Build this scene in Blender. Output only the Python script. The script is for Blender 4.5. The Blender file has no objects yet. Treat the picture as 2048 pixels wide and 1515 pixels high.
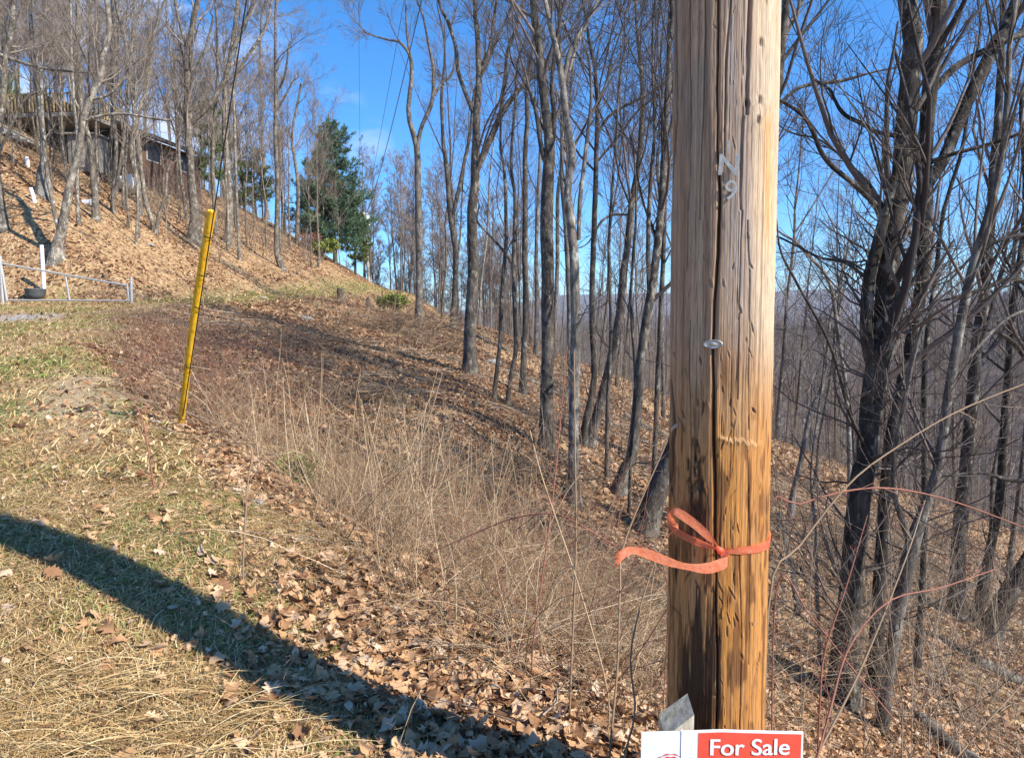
import bpy, bmesh, math, random
import numpy as np
from mathutils import Vector, Matrix
PI = math.pi
scene = bpy.context.scene
COL = scene.collection
# ------------------------------------------------------------------ camera, sky, sun, exposure
EYE = 1.6
F = 1479.1
PITCH = math.radians(5.3)
SUN_EL, SUN_AZ = math.radians(40), math.radians(119)      # azimuth clockwise from +Y (view direction)
cam_d = bpy.data.cameras.new("camera"); cam = bpy.data.objects.new("camera", cam_d); COL.objects.link(cam)
cam.location = (0, 0, EYE); cam.rotation_euler = (PI/2 - PITCH, 0, 0)
cam_d.sensor_width = 36; cam_d.lens = 26.0; cam_d.clip_start = 0.05; cam_d.clip_end = 20000
scene.camera = cam
w = bpy.data.worlds.new("World"); scene.world = w; w.use_nodes = True
nt = w.node_tree; nt.nodes.clear()
def N(t, ty, **kw):
    n = t.nodes.new(ty)
    for k, v in kw.items():
        if k in ('op',): n.operation = v
        elif hasattr(n, k): setattr(n, k, v)
    return n
out = N(nt, 'ShaderNodeOutputWorld'); bg = N(nt, 'ShaderNodeBackground')
sky = N(nt, 'ShaderNodeTexSky'); sky.sky_type = 'NISHITA'; sky.sun_disc = False
sky.sun_elevation = SUN_EL; sky.sun_rotation = SUN_AZ; sky.altitude = 1100; sky.air_density = 1.0; sky.dust_density = 0.3; sky.ozone_density = 2.5
hs = N(nt, 'ShaderNodeHueSaturation'); hs.inputs['Saturation'].default_value = 1.34; hs.inputs['Hue'].default_value = 0.497
nt.links.new(sky.outputs[0], hs.inputs['Color'])
tc = N(nt, 'ShaderNodeTexCoord')
mp = N(nt, 'ShaderNodeMapping'); mp.inputs['Scale'].default_value = (1, 1, 3.0); nt.links.new(tc.outputs['Generated'], mp.inputs['Vector'])
cn = N(nt, 'ShaderNodeTexNoise'); cn.inputs['Scale'].default_value = 7; cn.inputs['Detail'].default_value = 8; cn.inputs['Roughness'].default_value = .62
nt.links.new(mp.outputs[0], cn.inputs['Vector'])
def mathn(t, op, a, b=None, clamp=False):
    m = t.nodes.new('ShaderNodeMath'); m.operation = op; m.use_clamp = clamp
    for i, v in enumerate((a, b)):
        if v is None: continue
        if isinstance(v, (int, float)): m.inputs[i].default_value = v
        else: t.links.new(v, m.inputs[i])
    return m.outputs[0]
def maprange(t, v, a, b, c=0, d=1):
    m = t.nodes.new('ShaderNodeMapRange'); m.inputs[1].default_value = a; m.inputs[2].default_value = b
    m.inputs[3].default_value = c; m.inputs[4].default_value = d; t.links.new(v, m.inputs[0]); return m.outputs[0]
def blob(px, py, cos_in, cos_out):      # a patch of cloud in one direction of the sky
    v = Vector(((px-1024)/F, 1, (620-py)/F)).normalized()
    d = nt.nodes.new('ShaderNodeVectorMath'); d.operation = 'DOT_PRODUCT'; d.inputs[1].default_value = v
    nt.links.new(tc.outputs['Generated'], d.inputs[0])
    return maprange(nt, d.outputs['Value'], cos_out, cos_in)
sep = N(nt, 'ShaderNodeSeparateXYZ'); nt.links.new(tc.outputs['Generated'], sep.inputs[0])
hor = maprange(nt, sep.outputs['Z'], .055, .0)
ctr = blob(90, 190, .99, .955)
msk = mathn(nt, 'MAXIMUM', ctr, mathn(nt, 'MULTIPLY', hor, .7))
small = mathn(nt, 'MULTIPLY', mathn(nt, 'MAXIMUM', blob(690, 232, .9999, .9993), blob(740, 300, .9999, .9993)), .35)
msk = mathn(nt, 'MAXIMUM', msk, small)
cl = mathn(nt, 'MULTIPLY', msk, maprange(nt, cn.outputs['Fac'], .46, .70), True)
mix = N(nt, 'ShaderNodeMix'); mix.data_type = 'RGBA'
deep = N(nt, 'ShaderNodeMix'); deep.data_type = 'RGBA'; deep.blend_type = 'MULTIPLY'; deep.inputs['B'].default_value = (.42, .76, 1.12, 1)
nt.links.new(maprange(nt, sep.outputs['Z'], .45, .03, .25, 1), deep.inputs['Factor']); nt.links.new(hs.outputs[0], deep.inputs['A'])
nt.links.new(cl, mix.inputs['Factor']); nt.links.new(deep.outputs['Result'], mix.inputs['A']); mix.inputs['B'].default_value = (4.6, 4.9, 5.8, 1)
nt.links.new(mix.outputs['Result'], bg.inputs['Color']); bg.inputs['Strength'].default_value = 0.132
nt.links.new(bg.outputs[0], out.inputs['Surface'])
sl = bpy.data.lights.new("sun", 'SUN'); sl.energy = 5.0; sl.angle = math.radians(.53); sl.color = (1, .93, .81)
sun = bpy.data.objects.new("sun", sl); COL.objects.link(sun)
sd = Vector((math.sin(SUN_AZ)*math.cos(SUN_EL), math.cos(SUN_AZ)*math.cos(SUN_EL), math.sin(SUN_EL)))
sun.rotation_euler = sd.to_track_quat('Z', 'Y').to_euler(); sun.location = (30, -10, 40)
scene.view_settings.view_transform = 'Standard'; scene.view_settings.look = 'None'
scene.view_settings.exposure = 0.82; scene.view_settings.gamma = 1
scene.cycles.max_bounces = 5; scene.cycles.diffuse_bounces = 3; scene.cycles.glossy_bounces = 2
scene.cycles.transmission_bounces = 3; scene.cycles.volume_bounces = 1

# ------------------------------------------------------------------ small helpers
def tagp(o, label=None, cat=None, group=None, kind=None):
    if label: o['label'] = label
    if cat: o['category'] = cat
    if group: o['group'] = group
    if kind: o['kind'] = kind
    return o
def empty(name, loc, label, cat, group=None):
    o = bpy.data.objects.new(name, None); COL.objects.link(o); o.location = loc; o.empty_display_size = .1
    return tagp(o, label, cat, group)
def link_mesh(name, me, mat, parent=None, origin=None):
    o = bpy.data.objects.new(name, me); COL.objects.link(o)
    if mat is not None: me.materials.append(mat)
    if parent is not None: o.parent = parent
    return o
def np_mesh(name, V, Fc, smooth=True, loc=None):
    V = np.asarray(V, dtype=np.float32); Fc = np.asarray(Fc, dtype=np.int32)
    if loc is not None: V = V - np.asarray(loc, dtype=np.float32)
    me = bpy.data.meshes.new(name); n = Fc.shape[1]
    me.vertices.add(len(V)); me.vertices.foreach_set('co', V.ravel())
    me.loops.add(Fc.size); me.loops.foreach_set('vertex_index', Fc.ravel())
    me.polygons.add(len(Fc)); me.polygons.foreach_set('loop_start', np.arange(0, Fc.size, n, dtype=np.int32))
    me.polygons.foreach_set('loop_total', np.full(len(Fc), n, dtype=np.int32))
    me.polygons.foreach_set('use_smooth', np.full(len(Fc), smooth, dtype=bool))
    me.update(calc_edges=True); return me
def nrm(a): return a / (np.linalg.norm(a, axis=-1, keepdims=True) + 1e-9)
class Geo:
    """collects quads from several builders into one mesh"""
    def __init__(s): s.V = []; s.Q = []; s.n = 0
    def add(s, V, Q): s.V.append(V); s.Q.append(Q + s.n); s.n += len(V)
    def tubes(s, P, R, sides, rng=None):
        P = np.asarray(P, float); R = np.asarray(R, float)
        if len(P) == 0: return
        n, k, _ = P.shape
        T = np.empty_like(P); T[:, 1:-1] = P[:, 2:] - P[:, :-2]; T[:, 0] = P[:, 1]-P[:, 0]; T[:, -1] = P[:, -1]-P[:, -2]
        T = nrm(T)
        ref = np.tile(np.array([[.31, .95, .02]]), (n, 1)); m = nrm(P[:, -1]-P[:, 0])
        bad = np.abs((m*nrm(ref)).sum(-1)) > .8; ref[bad] = (.9, -.3, .3)
        A = nrm(np.cross(T, ref[:, None, :])); B = np.cross(T, A)
        a = np.arange(sides)/sides*2*PI
        ring = A[:, :, None, :]*np.cos(a)[None, None, :, None] + B[:, :, None, :]*np.sin(a)[None, None, :, None]
        V = P[:, :, None, :] + ring*R[:, :, None, None]
        i = np.arange(n)[:, None, None]*k*sides; j = np.arange(k-1)[None, :, None]*sides; c = np.arange(sides)[None, None, :]
        c2 = (c+1) % sides
        Q = np.stack([i+j+c, i+j+c2, i+j+sides+c2, i+j+sides+c], -1).reshape(-1, 4)
        s.add(V.reshape(-1, 3), Q)
    def box(s, c, size, rot=None):
        v = np.array([[x, y, z] for x in (-.5, .5) for y in (-.5, .5) for z in (-.5, .5)])*np.array(size)
        if rot is not None: v = v @ np.array(rot).T
        v = v + np.array(c)
        q = np.array([[0, 1, 3, 2], [4, 6, 7, 5], [0, 4, 5, 1], [2, 3, 7, 6], [0, 2, 6, 4], [1, 5, 7, 3]])
        s.add(v, q)
    def disc_caps(s, c, r, axis, sides=12):
        axis = nrm(np.array(axis, float)); A = nrm(np.cross(axis, [.3, .9, .1])); B = np.cross(axis, A)
        a = np.arange(sides)/sides*2*PI
        V = [c]+[np.array(c)+r*(A*math.cos(t)+B*math.sin(t)) for t in a]
        Q = np.array([[0, 1+i, 1+(i+1) % sides, 1+(i+1) % sides] for i in range(0, sides)])
        Q = np.array([[0, 1+i, 1+(i+1) % sides, 1+(i+2) % sides] for i in range(0, sides, 2)])
        s.add(np.array(V), Q)
    def build(s, name, mat, parent=None, loc=(0, 0, 0), smooth=True):
        me = np_mesh(name, np.concatenate(s.V), np.concatenate(s.Q), smooth, loc)
        return link_mesh(name, me, mat, parent)
# numpy value noise
def _h(ix, iy, seed):
    h = (ix.astype(np.int64)*374761393 + iy.astype(np.int64)*668265263 + seed*1442695041) & 0x7fffffff
    h = ((h ^ (h >> 13))*1274126177) & 0x7fffffff
    return ((h ^ (h >> 16)) & 0xffff)/65535.
def vnoise(x, y, seed=0):
    x = np.asarray(x, float); y = np.asarray(y, float)
    ix = np.floor(x); iy = np.floor(y); fx = x-ix; fy = y-iy
    fx = fx*fx*(3-2*fx); fy = fy*fy*(3-2*fy)
    a = _h(ix, iy, seed); b = _h(ix+1, iy, seed); c = _h(ix, iy+1, seed); d = _h(ix+1, iy+1, seed)
    return (a*(1-fx)+b*fx)*(1-fy) + (c*(1-fx)+d*fx)*fy
def fbm(x, y, seed=0, o=4, g=.5):
    s = 0; a = 1; t = 0
    for i in range(o):
        s = s + a*vnoise(x*2**i + 17*i, y*2**i - 9*i, seed+i); t += a; a *= g
    return s/t
def sstep(a, b, x):
    t = np.clip((x-a)/(b-a), 0, 1); return t*t*(3-2*t)
def smax(a, b, k):
    h = np.clip(.5+.5*(a-b)/k, 0, 1); return b*(1-h)+a*h + k*h*(1-h)
def smin(a, b, k): return -smax(-a, -b, k)

# ------------------------------------------------------------------ picture ray -> world (to author where things really stand)
cp, sp = math.cos(PITCH), math.sin(PITCH)
def ray(px, py):
    cx = (np.asarray(px, float)-1024)/F; cy = (757.5-np.asarray(py, float))/F
    return np.stack([cx, cp+cy*sp, -sp+cy*cp], -1)
def at(px, py, Y):
    r = ray(px, py); return np.array([0, 0, EYE]) + r*(np.asarray(Y)/r[..., 1])[..., None]
def proj(P):
    P = np.asarray(P, float) - np.array([0, 0, EYE])
    d = P[..., 1]*cp - P[..., 2]*sp; u = P[..., 1]*sp + P[..., 2]*cp
    return 1024+F*P[..., 0]/d, 757.5-F*u/d, d

# ------------------------------------------------------------------ the lie of the land (heights relative to the eye, + EYE at the end)
SHX = np.array([2.6, .95, .62, -1.0, -3.0, -5.4, -7.6, -9.3, -9.8, -10.7, -11.2, -12.2])
SHY = np.array([-3, 1.2, 2.2, 4.2, 6.7, 10.2, 14., 19., 30., 50., 72., 95.])
def shoulder(Y): return np.interp(Y, SHY, SHX)
def road_z(Y): return -1.6 + .08*np.clip(Y, -30, 22) + .035*np.clip(Y-24, 0, 66)
def H(X, Y, fine=True):
    X = np.asarray(X, float); Y = np.asarray(Y, float)
    R = road_z(Y)
    xs = shoulder(Y)
    dY = .5; sl_ = (shoulder(Y+dY)-shoulder(Y-dY))/(2*dY); d = (X-xs)/np.sqrt(1+sl_*sl_)
    g = np.where(X > -1, .36*X + .03*np.clip(X-3, 0, 40), -.36+.18*(X+1))
    by = .05*np.clip(Y, -20, 32) - .045*np.clip(Y-36, 0, 42) - .22*np.clip(Y-80, 0, 400)
    NL = -2.95 + by - g
    down = smax(NL, R - .62*np.clip(d, -1, 60), .35)
    plat = smin(R + .03*0, R - .62*(d), .5)
    E = np.where(d > 1.5, smax(NL, R-.62*d, .35), smax(np.minimum(NL, R-.1), plat, .35))
    E = np.where((d < -1.5), R, E)
    # hillside above the road
    NU = .3 - .58*(X+11.7) + .035*(np.clip(Y, 0, 58)-23) - .03*np.clip(Y-66, 0, 60)
    NU = NU - .16*np.clip(-X-27, 0, 60)
    up = smin(NU, R + .85*(Y-23.6), .8)
    # camera side: high ground left of the road further down
    E = smax(E, up, .5)
    E = E - .75*np.clip(Y-84, 0, 300)
    # far valley and the wooded side across
    r = np.sqrt(X*X+Y*Y)
    az = (X/np.maximum(Y, 1.))
    E = np.maximum(E, -75 + 8*fbm(X/60, Y/60, 5)) if True else E
    top = np.interp(az, [-.6, -.2, -.06, .0, .1, .2, .35, .5, .7, .9, 1.5], [-60, -55, -34, -26, -18, -14, -20, -20, 0, 25, 60])
    ridge = -75 + (top+75)*sstep(110, 430, r)*(1 - .7*sstep(520, 1200, r))
    ridge = ridge + 10*(fbm(X/90, Y/90, 9)-.5)*sstep(150, 400, r)
    ridge = np.where(Y > 20, ridge, -75)
    E = np.maximum(E, np.where(Y > 0, ridge, -75))
    E = E*(1-sstep(1500, 3000, r)) + sstep(1500, 3000, r)*-260
    E = E - .26*np.exp(-((X+.7)**2/1.6 + (Y-2.75)**2/1.6))
    if fine:
        rough = sstep(-.3, 1.2, d) + sstep(23.5, 26, Y)*(X < shoulder(Y))
        rough = np.clip(rough, 0.12, 1)
        E = E + rough*(.22*(fbm(X*.55, Y*.55, 3)-.5) + .10*(fbm(X*1.9, Y*1.9, 4)-.5)) + .02*(fbm(X*6, Y*6, 8)-.5)
        E = E + .5*(fbm(X*.12, Y*.12, 33)-.5)*sstep(24, 34, Y)*(d < -3)
    return E + EYE
def hit(px, py, y0=1.2, y1=160):
    r = ray(px, py); t = np.geomspace(y0, y1, 1400)
    P = np.array([0, 0, EYE]) + r[None, :]*(t/r[1])[:, None]
    below = P[:, 2] < H(P[:, 0], P[:, 1])
    i = np.argmax(below) if below.any() else len(t)-1
    return P[max(i, 1)]
def ground_pt(X, Y): return np.array([X, Y, float(H(X, Y))])
# ------------------------------------------------------------------ materials
def new_mat(name):
    m = bpy.data.materials.new(name); m.use_nodes = True; t = m.node_tree; t.nodes.clear()
    o = t.nodes.new('ShaderNodeOutputMaterial'); b = t.nodes.new('ShaderNodeBsdfPrincipled'); t.links.new(b.outputs[0], o.inputs[0])
    b.inputs['Roughness'].default_value = .85; b.inputs['Specular IOR Level'].default_value = .25
    return m, t, b
def ramp(t, fac, stops, interp='LINEAR'):
    r = t.nodes.new('ShaderNodeValToRGB'); r.color_ramp.interpolation = interp
    e = r.color_ramp.elements
    while len(e) < len(stops): e.new(.5)
    for x, (p, c) in zip(e, stops): x.position = p; x.color = (*c, 1)
    t.links.new(fac, r.inputs[0]); return r.outputs[0]
def noise(t, vec, scale, detail=4, rough=.55, dist=0):
    n = t.nodes.new('ShaderNodeTexNoise'); n.inputs['Scale'].default_value = scale; n.inputs['Detail'].default_value = detail
    n.inputs['Roughness'].default_value = rough; n.inputs['Distortion'].default_value = dist
    if vec is not None: t.links.new(vec, n.inputs['Vector'])
    return n.outputs['Fac']
def coords(t, kind='Object', scale=None):
    c = t.nodes.new('ShaderNodeTexCoord').outputs[kind] if kind != 'Position' else t.nodes.new('ShaderNodeNewGeometry').outputs['Position']
    if scale is not None:
        m = t.nodes.new('ShaderNodeMapping'); m.inputs['Scale'].default_value = scale; t.links.new(c, m.inputs['Vector']); c = m.outputs[0]
    return c
def bump(t, b, h, strength=.5, dist=.01):
    n = t.nodes.new('ShaderNodeBump'); n.inputs['Strength'].default_value = strength; n.inputs['Distance'].default_value = dist
    t.links.new(h, n.inputs['Height']); t.links.new(n.outputs[0], b.inputs['Normal'])
def mixc(t, f, a, b_, mode='MIX'):
    m = t.nodes.new('ShaderNodeMix'); m.data_type = 'RGBA'; m.blend_type = mode
    for s, v in (('Factor', f), ('A', a), ('B', b_)):
        if isinstance(v, (int, float)): m.inputs[s].default_value = v
        elif isinstance(v, tuple): m.inputs[s].default_value = (*v, 1)
        else: t.links.new(v, m.inputs[s])
    return m.outputs['Result']
def bark(name, dark, light, lich=(.42, .43, .38), lich_amt=.25, sc=1.0):
    m, t, b = new_mat(name)
    p = coords(t, 'Object', (1, 1, .28)); p2 = coords(t, 'Object')
    n1 = noise(t, p, 26*sc, 6, .65, .6); n2 = noise(t, p2, 3.2*sc, 3)
    oi = t.nodes.new('ShaderNodeObjectInfo').outputs['Random']
    c = ramp(t, n1, [(.28, dark), (.68, light)])
    c = mixc(t, mathn(t, 'MULTIPLY', maprange(t, n2, .5, .68), lich_amt), c, lich)
    n3 = noise(t, coords(t, 'Object', (1, 1, .6)), 4.5*sc, 5, .7, .8)
    c = mixc(t, maprange(t, n3, .44, .60, .75, 0), c, tuple(x*.75 for x in dark)); n4 = noise(t, coords(t, 'Object', (1, 1, .5)), 9*sc, 4, .7)
    c = mixc(t, maprange(t, n4, .56, .66, 0, .7), c, tuple(min(x*1.25, 1) for x in lich))
    v = maprange(t, oi, 0, 1, .72, 1.2)
    h = t.nodes.new('ShaderNodeHueSaturation'); t.links.new(c, h.inputs['Color']); t.links.new(v, h.inputs['Value'])
    t.links.new(h.outputs[0], b.inputs['Base Color']); bump(t, b, n1, .9, .02); b.inputs['Roughness'].default_value = .9
    return m
M = {}
M['bark_grey'] = bark('bark_grey', (.07, .06, .052), (.36, .315, .27), (.36, .36, .31), .45)
M['bark_dark'] = bark('bark_dark', (.035, .029, .025), (.22, .185, .155), (.27, .26, .22), .22)
M['bark_pale'] = bark('bark_pale', (.075, .06, .048), (.36, .305, .24), (.45, .43, .37), .5)
M['bark_black'] = bark('bark_black', (.014, .012, .010), (.10, .083, .07), (.24, .225, .19), .3)
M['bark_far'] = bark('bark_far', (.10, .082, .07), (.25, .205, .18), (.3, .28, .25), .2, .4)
def twigmat(name, a, b_):
    m, t, b = new_mat(name)
    r = t.nodes.new('ShaderNodeNewGeometry').outputs['Random Per Island']
    t.links.new(ramp(t, r, [(0, a), (1, b_)]), b.inputs['Base Color']); b.inputs['Roughness'].default_value = .7
    return m
M['twig_grey'] = twigmat('twig_grey', (.085, .068, .06), (.26, .21, .185))
M['twig_dark'] = twigmat('twig_dark', (.04, .032, .03), (.16, .13, .115))
M['twig_pale'] = twigmat('twig_pale', (.10, .08, .066), (.34, .28, .225))
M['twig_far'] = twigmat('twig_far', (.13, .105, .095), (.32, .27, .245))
def straw(name, stops, trans=.15):
    m, t, b = new_mat(name)
    r = t.nodes.new('ShaderNodeNewGeometry').outputs['Random Per Island']
    c = ramp(t, r, stops)
    p = coords(t, 'Object'); n = noise(t, p, 40, 3)
    c = mixc(t, .35, c, ramp(t, n, [(.3, (.45, .45, .45)), (.7, (1.1, 1.05, 1))]), 'MULTIPLY')
    t.links.new(c, b.inputs['Base Color']); b.inputs['Roughness'].default_value = .65
    if trans:
        tr = t.nodes.new('ShaderNodeBsdfTranslucent'); t.links.new(c, tr.inputs[0])
        ms = t.nodes.new('ShaderNodeMixShader'); ms.inputs[0].default_value = trans
        t.links.new(b.outputs[0], ms.inputs[1]); t.links.new(tr.outputs[0], ms.inputs[2])
        t.links.new(ms.outputs[0], t.nodes['Material Output'].inputs[0])
    return m
M['leaf'] = straw('leaf_litter', [(0, (.12, .06, .03)), (.18, (.30, .155, .075)), (.42, (.49, .28, .14)), (.62, (.58, .36, .195)), (.85, (.62, .41, .245)), (1, (.66, .52, .38))])
M['leaf_dark'] = straw('brown_leaf_litter', [(0, (.075, .038, .022)), (.35, (.25, .125, .065)), (.72, (.42, .24, .13)), (1, (.60, .43, .28))])
M['straw'] = straw('dry_straw', [(0, (.17, .10, .04)), (.35, (.44, .29, .125)), (.75, (.66, .48, .23)), (1, (.82, .68, .42))])
M['green'] = straw('green_blades', [(0, (.10, .17, .03)), (.6, (.19, .29, .05)), (1, (.32, .38, .11))])
M['cane_tan'] = straw('tan_stalks', [(0, (.14, .09, .045)), (.35, (.33, .215, .12)), (.75, (.52, .37, .22)), (1, (.80, .64, .44))], 0)
M['cane_brown'] = straw('brown_stalks', [(0, (.07, .045, .03)), (.5, (.24, .16, .10)), (1, (.50, .36, .23))], 0)
M['cane_red'] = straw('red_stalks', [(0, (.13, .045, .035)), (.5, (.27, .10, .07)), (1, (.40, .22, .15))], 0)
M['cane_grey'] = straw('grey_twigs', [(0, (.12, .09, .065)), (.6, (.29, .23, .17)), (1, (.50, .41, .31))], 0)
def plain(name, c, rough=.6, metal=0, nsc=None, namt=.3, bmp=0, spec=.4):
    m, t, b = new_mat(name); b.inputs['Roughness'].default_value = rough; b.inputs['Metallic'].default_value = metal
    b.inputs['Specular IOR Level'].default_value = spec
    if nsc:
        n = noise(t, coords(t, 'Object'), nsc, 5, .6)
        k = tuple(max(x*(1-namt), 0) for x in c); l = tuple(min(x*(1+namt*.5), 1) for x in c)
        t.links.new(ramp(t, n, [(.3, k), (.7, l)]), b.inputs['Base Color'])
        if bmp: bump(t, b, n, bmp, .004)
    else: b.inputs['Base Color'].default_value = (*c, 1)
    return m

# ------------------------------------------------------------------ ground: one sheet out to the horizon
def zone(X, Y):
    """grass, gravel, bare, wood amounts"""
    xs = shoulder(Y); d = (X-xs)*.8
    nz = fbm(X*.9, Y*.9, 21)-.5
    verge = sstep(.25, -.35, d + nz*1.3)*sstep(24.6, 23.2, Y+nz*2)
    track = sstep(1.5, .6, np.abs(X-(xs-1.2)))*sstep(25, 27, Y)*sstep(80, 60, Y)
    leafnear = sstep(-1.1, .1, d + 1.2*nz)*sstep(4.8, 3.0, Y)       # leaves blown against the near shoulder
    grass = np.clip(verge - leafnear, 0, 1)
    gx = X + 13.4 + 1.0*nz; gravel = sstep(1.5, .4, np.abs(Y-(17.2 + (gx)*.28))/1.1)*sstep(-9.9, -11.6, X+nz)
    gravel = np.maximum(gravel*(Y > 8)*(Y < 23), 0)
    bare = sstep(1.25, .3, np.hypot((X+4.5+.5*(Y-7.6))/.75, (Y-7.6)/2.6) + nz*.9)*.95
    wood = sstep(70, 130, np.hypot(X, Y))
    return grass, gravel, bare, wood, track
nr, na = 620, 900
rr = np.concatenate([[0.0], np.geomspace(.35, 5600, nr-1)])
# finer columns inside the view
a_in = np.linspace(-.72, .72, 640); a_out = np.linspace(.72, 2*PI-.72, na-640+2)[1:-1]
aa = np.concatenate([a_in, a_out])
RR, AA = np.meshgrid(rr, aa, indexing='ij'); GX = RR*np.sin(AA); GY = RR*np.cos(AA)
GZ = H(GX, GY)
idx = np.arange(nr*na).reshape(nr, na)
Q = np.stack([idx[:-1, :], np.roll(idx, -1, 1)[:-1, :], np.roll(idx, -1, 1)[1:, :], idx[1:, :]], -1).reshape(-1, 4)
gme = np_mesh('ground', np.stack([GX, GY, GZ], -1).reshape(-1, 3), Q)
g, gv, ba, wd, trk = zone(GX, GY)
ca = gme.color_attributes.new('zone', 'FLOAT_COLOR', 'POINT')
ca.data.foreach_set('color', np.stack([np.maximum(g, trk*.7), gv, ba, wd], -1).astype(np.float32).ravel())
m, t, b = new_mat('ground_cover')
P = coords(t, 'Position')
va = t.nodes.new('ShaderNodeVertexColor'); va.layer_name = 'zone'
sc_ = t.nodes.new('ShaderNodeSeparateColor'); t.links.new(va.outputs['Color'], sc_.inputs[0])
def vor(scale, dist=.0):
    v = t.nodes.new('ShaderNodeTexVoronoi'); v.inputs['Scale'].default_value = scale; t.links.new(P, v.inputs['Vector']); return v
v1 = vor(13); v2 = vor(4.1)
lc = ramp(t, v1.outputs['Color'], [(.1, (.13, .075, .035)), (.35, (.30, .18, .085)), (.6, (.44, .285, .145)), (.85, (.56, .40, .22))])
big = noise(t, P, .45, 5, .6); mid = noise(t, P, 3.0, 5, .65)
lc = mixc(t, maprange(t, big, .45, .70, 0, .55), lc, (.22, .125, .07))
lc = mixc(t, maprange(t, mid, .52, .70, 0, .6), lc, (.16, .09, .055))
gn = noise(t, P, 75, 7, .75); gp = noise(t, P, 1.1, 5, .6)
gc = ramp(t, gn, [(.3, (.15, .10, .05)), (.5, (.40, .28, .15)), (.72, (.58, .45, .27))])
gg = ramp(t, gn, [(.3, (.08, .11, .025)), (.7, (.24, .29, .08))])
gc = mixc(t, maprange(t, gp, .50, .62, 0, .75), gc, gg)
c = mixc(t, sc_.outputs[0], lc, gc)
bn = noise(t, P, 22, 6, .7)
c = mixc(t, mathn(t, 'MULTIPLY', sc_.outputs[2], maprange(t, bn, .3, .6)), c, ramp(t, gn, [(.3, (.36, .25, .15)), (.7, (.60, .46, .31))]))
vg = vor(38)
c = mixc(t, mathn(t, 'MULTIPLY', sc_.outputs[1], maprange(t, mid, .30, .45)), c, ramp(t, vg.outputs['Color'], [(.2, (.22, .21, .205)), (.8, (.46, .45, .44))]))
fw = noise(t, P, .05, 6, .7)
c = mixc(t, va.outputs['Alpha'], c, ramp(t, fw, [(.35, (.13, .105, .09)), (.6, (.21, .175, .15))]))
t.links.new(c, b.inputs['Base Color']); b.inputs['Roughness'].default_value = .95
hh = mathn(t, 'ADD', mathn(t, 'MULTIPLY', v1.outputs['Distance'], .6), mathn(t, 'MULTIPLY', mid, 1.0))
bump(t, b, mathn(t, 'ADD', hh, mathn(t, 'MULTIPLY', gn, .4)), .9, .05)
gnd = link_mesh('ground', gme, m); tagp(gnd, kind='structure')

# far ridge across the valley
nx, ny = 260, 60
xx = np.linspace(-2600, 5200, nx); yy = np.linspace(2500, 5200, ny); XX, YY = np.meshgrid(xx, yy, indexing='ij')
prof = np.sin(np.clip((YY-2500)/2000, 0, 1)*PI/2)
az = XX/YY
crest = np.interp(az, [-.6, -.15, -.03, .06, .2, .4, .47, .6, .8, 1.1], [-60, -40, 20, 75, 80, 125, 150, 105, 150, 190])
ZZ = -320 + (crest + 320 + 90*(fbm(XX/700, YY/700, 41, 5)-.5))*prof - .1*np.clip(YY-4500, 0, 9999) + (fbm(XX/160, YY/160, 44, 4)-.5)*110*prof*(1-prof)*2
ii = np.arange(nx*ny).reshape(nx, ny)
Q = np.stack([ii[:-1, :-1], ii[1:, :-1], ii[1:, 1:], ii[:-1, 1:]], -1).reshape(-1, 4)
m, t, b = new_mat('wooded_ridge'); P = coords(t, 'Position')
t.links.new(ramp(t, noise(t, P, .012, 8, .7), [(.3, (.05, .048, .06)), (.7, (.12, .105, .11))]), b.inputs['Base Color']); b.inputs['Roughness'].default_value = 1
mt = link_mesh('mountain', np_mesh('mountain', np.stack([XX, YY, ZZ], -1).reshape(-1, 3), Q), m); tagp(mt, kind='structure')

# ------------------------------------------------------------------ leaf litter, straw, blades
def normals(X, Y):
    e = .06; zx = (H(X+e, Y)-H(X-e, Y))/(2*e); zy = (H(X, Y+e)-H(X, Y-e))/(2*e)
    return nrm(np.stack([-zx, -zy, np.ones_like(zx)], -1))
def scatter_view(rng, n, y0, y1, pw=2.0, wl=-.74, wr=.74):
    """points in the wedge the camera and a step aside can see, density falling with distance"""
    u = rng.random(n); Y = (y0**pw + u*(y1**pw-y0**pw))**(1/pw)
    return (rng.random(n)*(wr-wl)+wl)*Y + rng.normal(0, .3, n), Y
def leaf_templates(rng, kind):
    out = []
    for k in range(7):
        n = 9
        s = np.linspace(0, 1, n)
        if kind == 'oak':
            lob = .5+.5*np.cos(s*PI*2*3.2 + rng.uniform(0, 6)); wd_ = (.10+.34*np.sin(s*PI)**.7)*(.35+.75*lob); wd_[0] = .02; wd_[-1] = .02
        elif kind == 'oval': wd_ = .27*np.sin(np.clip(s, .02, .98)*PI)**.8
        else: wd_ = np.array([.02, .25, .15, .42, .2, .5, .18, .28, .02])
        curl = rng.uniform(-1.8, 2.4); fold = rng.uniform(.05, 1.3); tw = rng.uniform(-.6, .6)
        ang = (s-.5)*curl; x = s-.5
        zc = .5*curl*((s-.5)**2)*1.4
        L = np.stack([x, wd_*(1+.15*rng.normal(size=n)), zc + fold*wd_*.7 + tw*(s-.5)*.3], -1)
        Mi = np.stack([x, 0*x, zc], -1)
        Rr = np.stack([x, -wd_*(1+.15*rng.normal(size=n)), zc + fold*wd_*.5 - tw*(s-.5)*.3], -1)
        V = np.concatenate([L, Mi, Rr]); q = []
        for i in range(n-1): q += [[i, i+1, n+i+1, n+i], [n+i, n+i+1, 2*n+i+1, 2*n+i]]
        out.append((V, np.array(q)))
    return out
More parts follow.
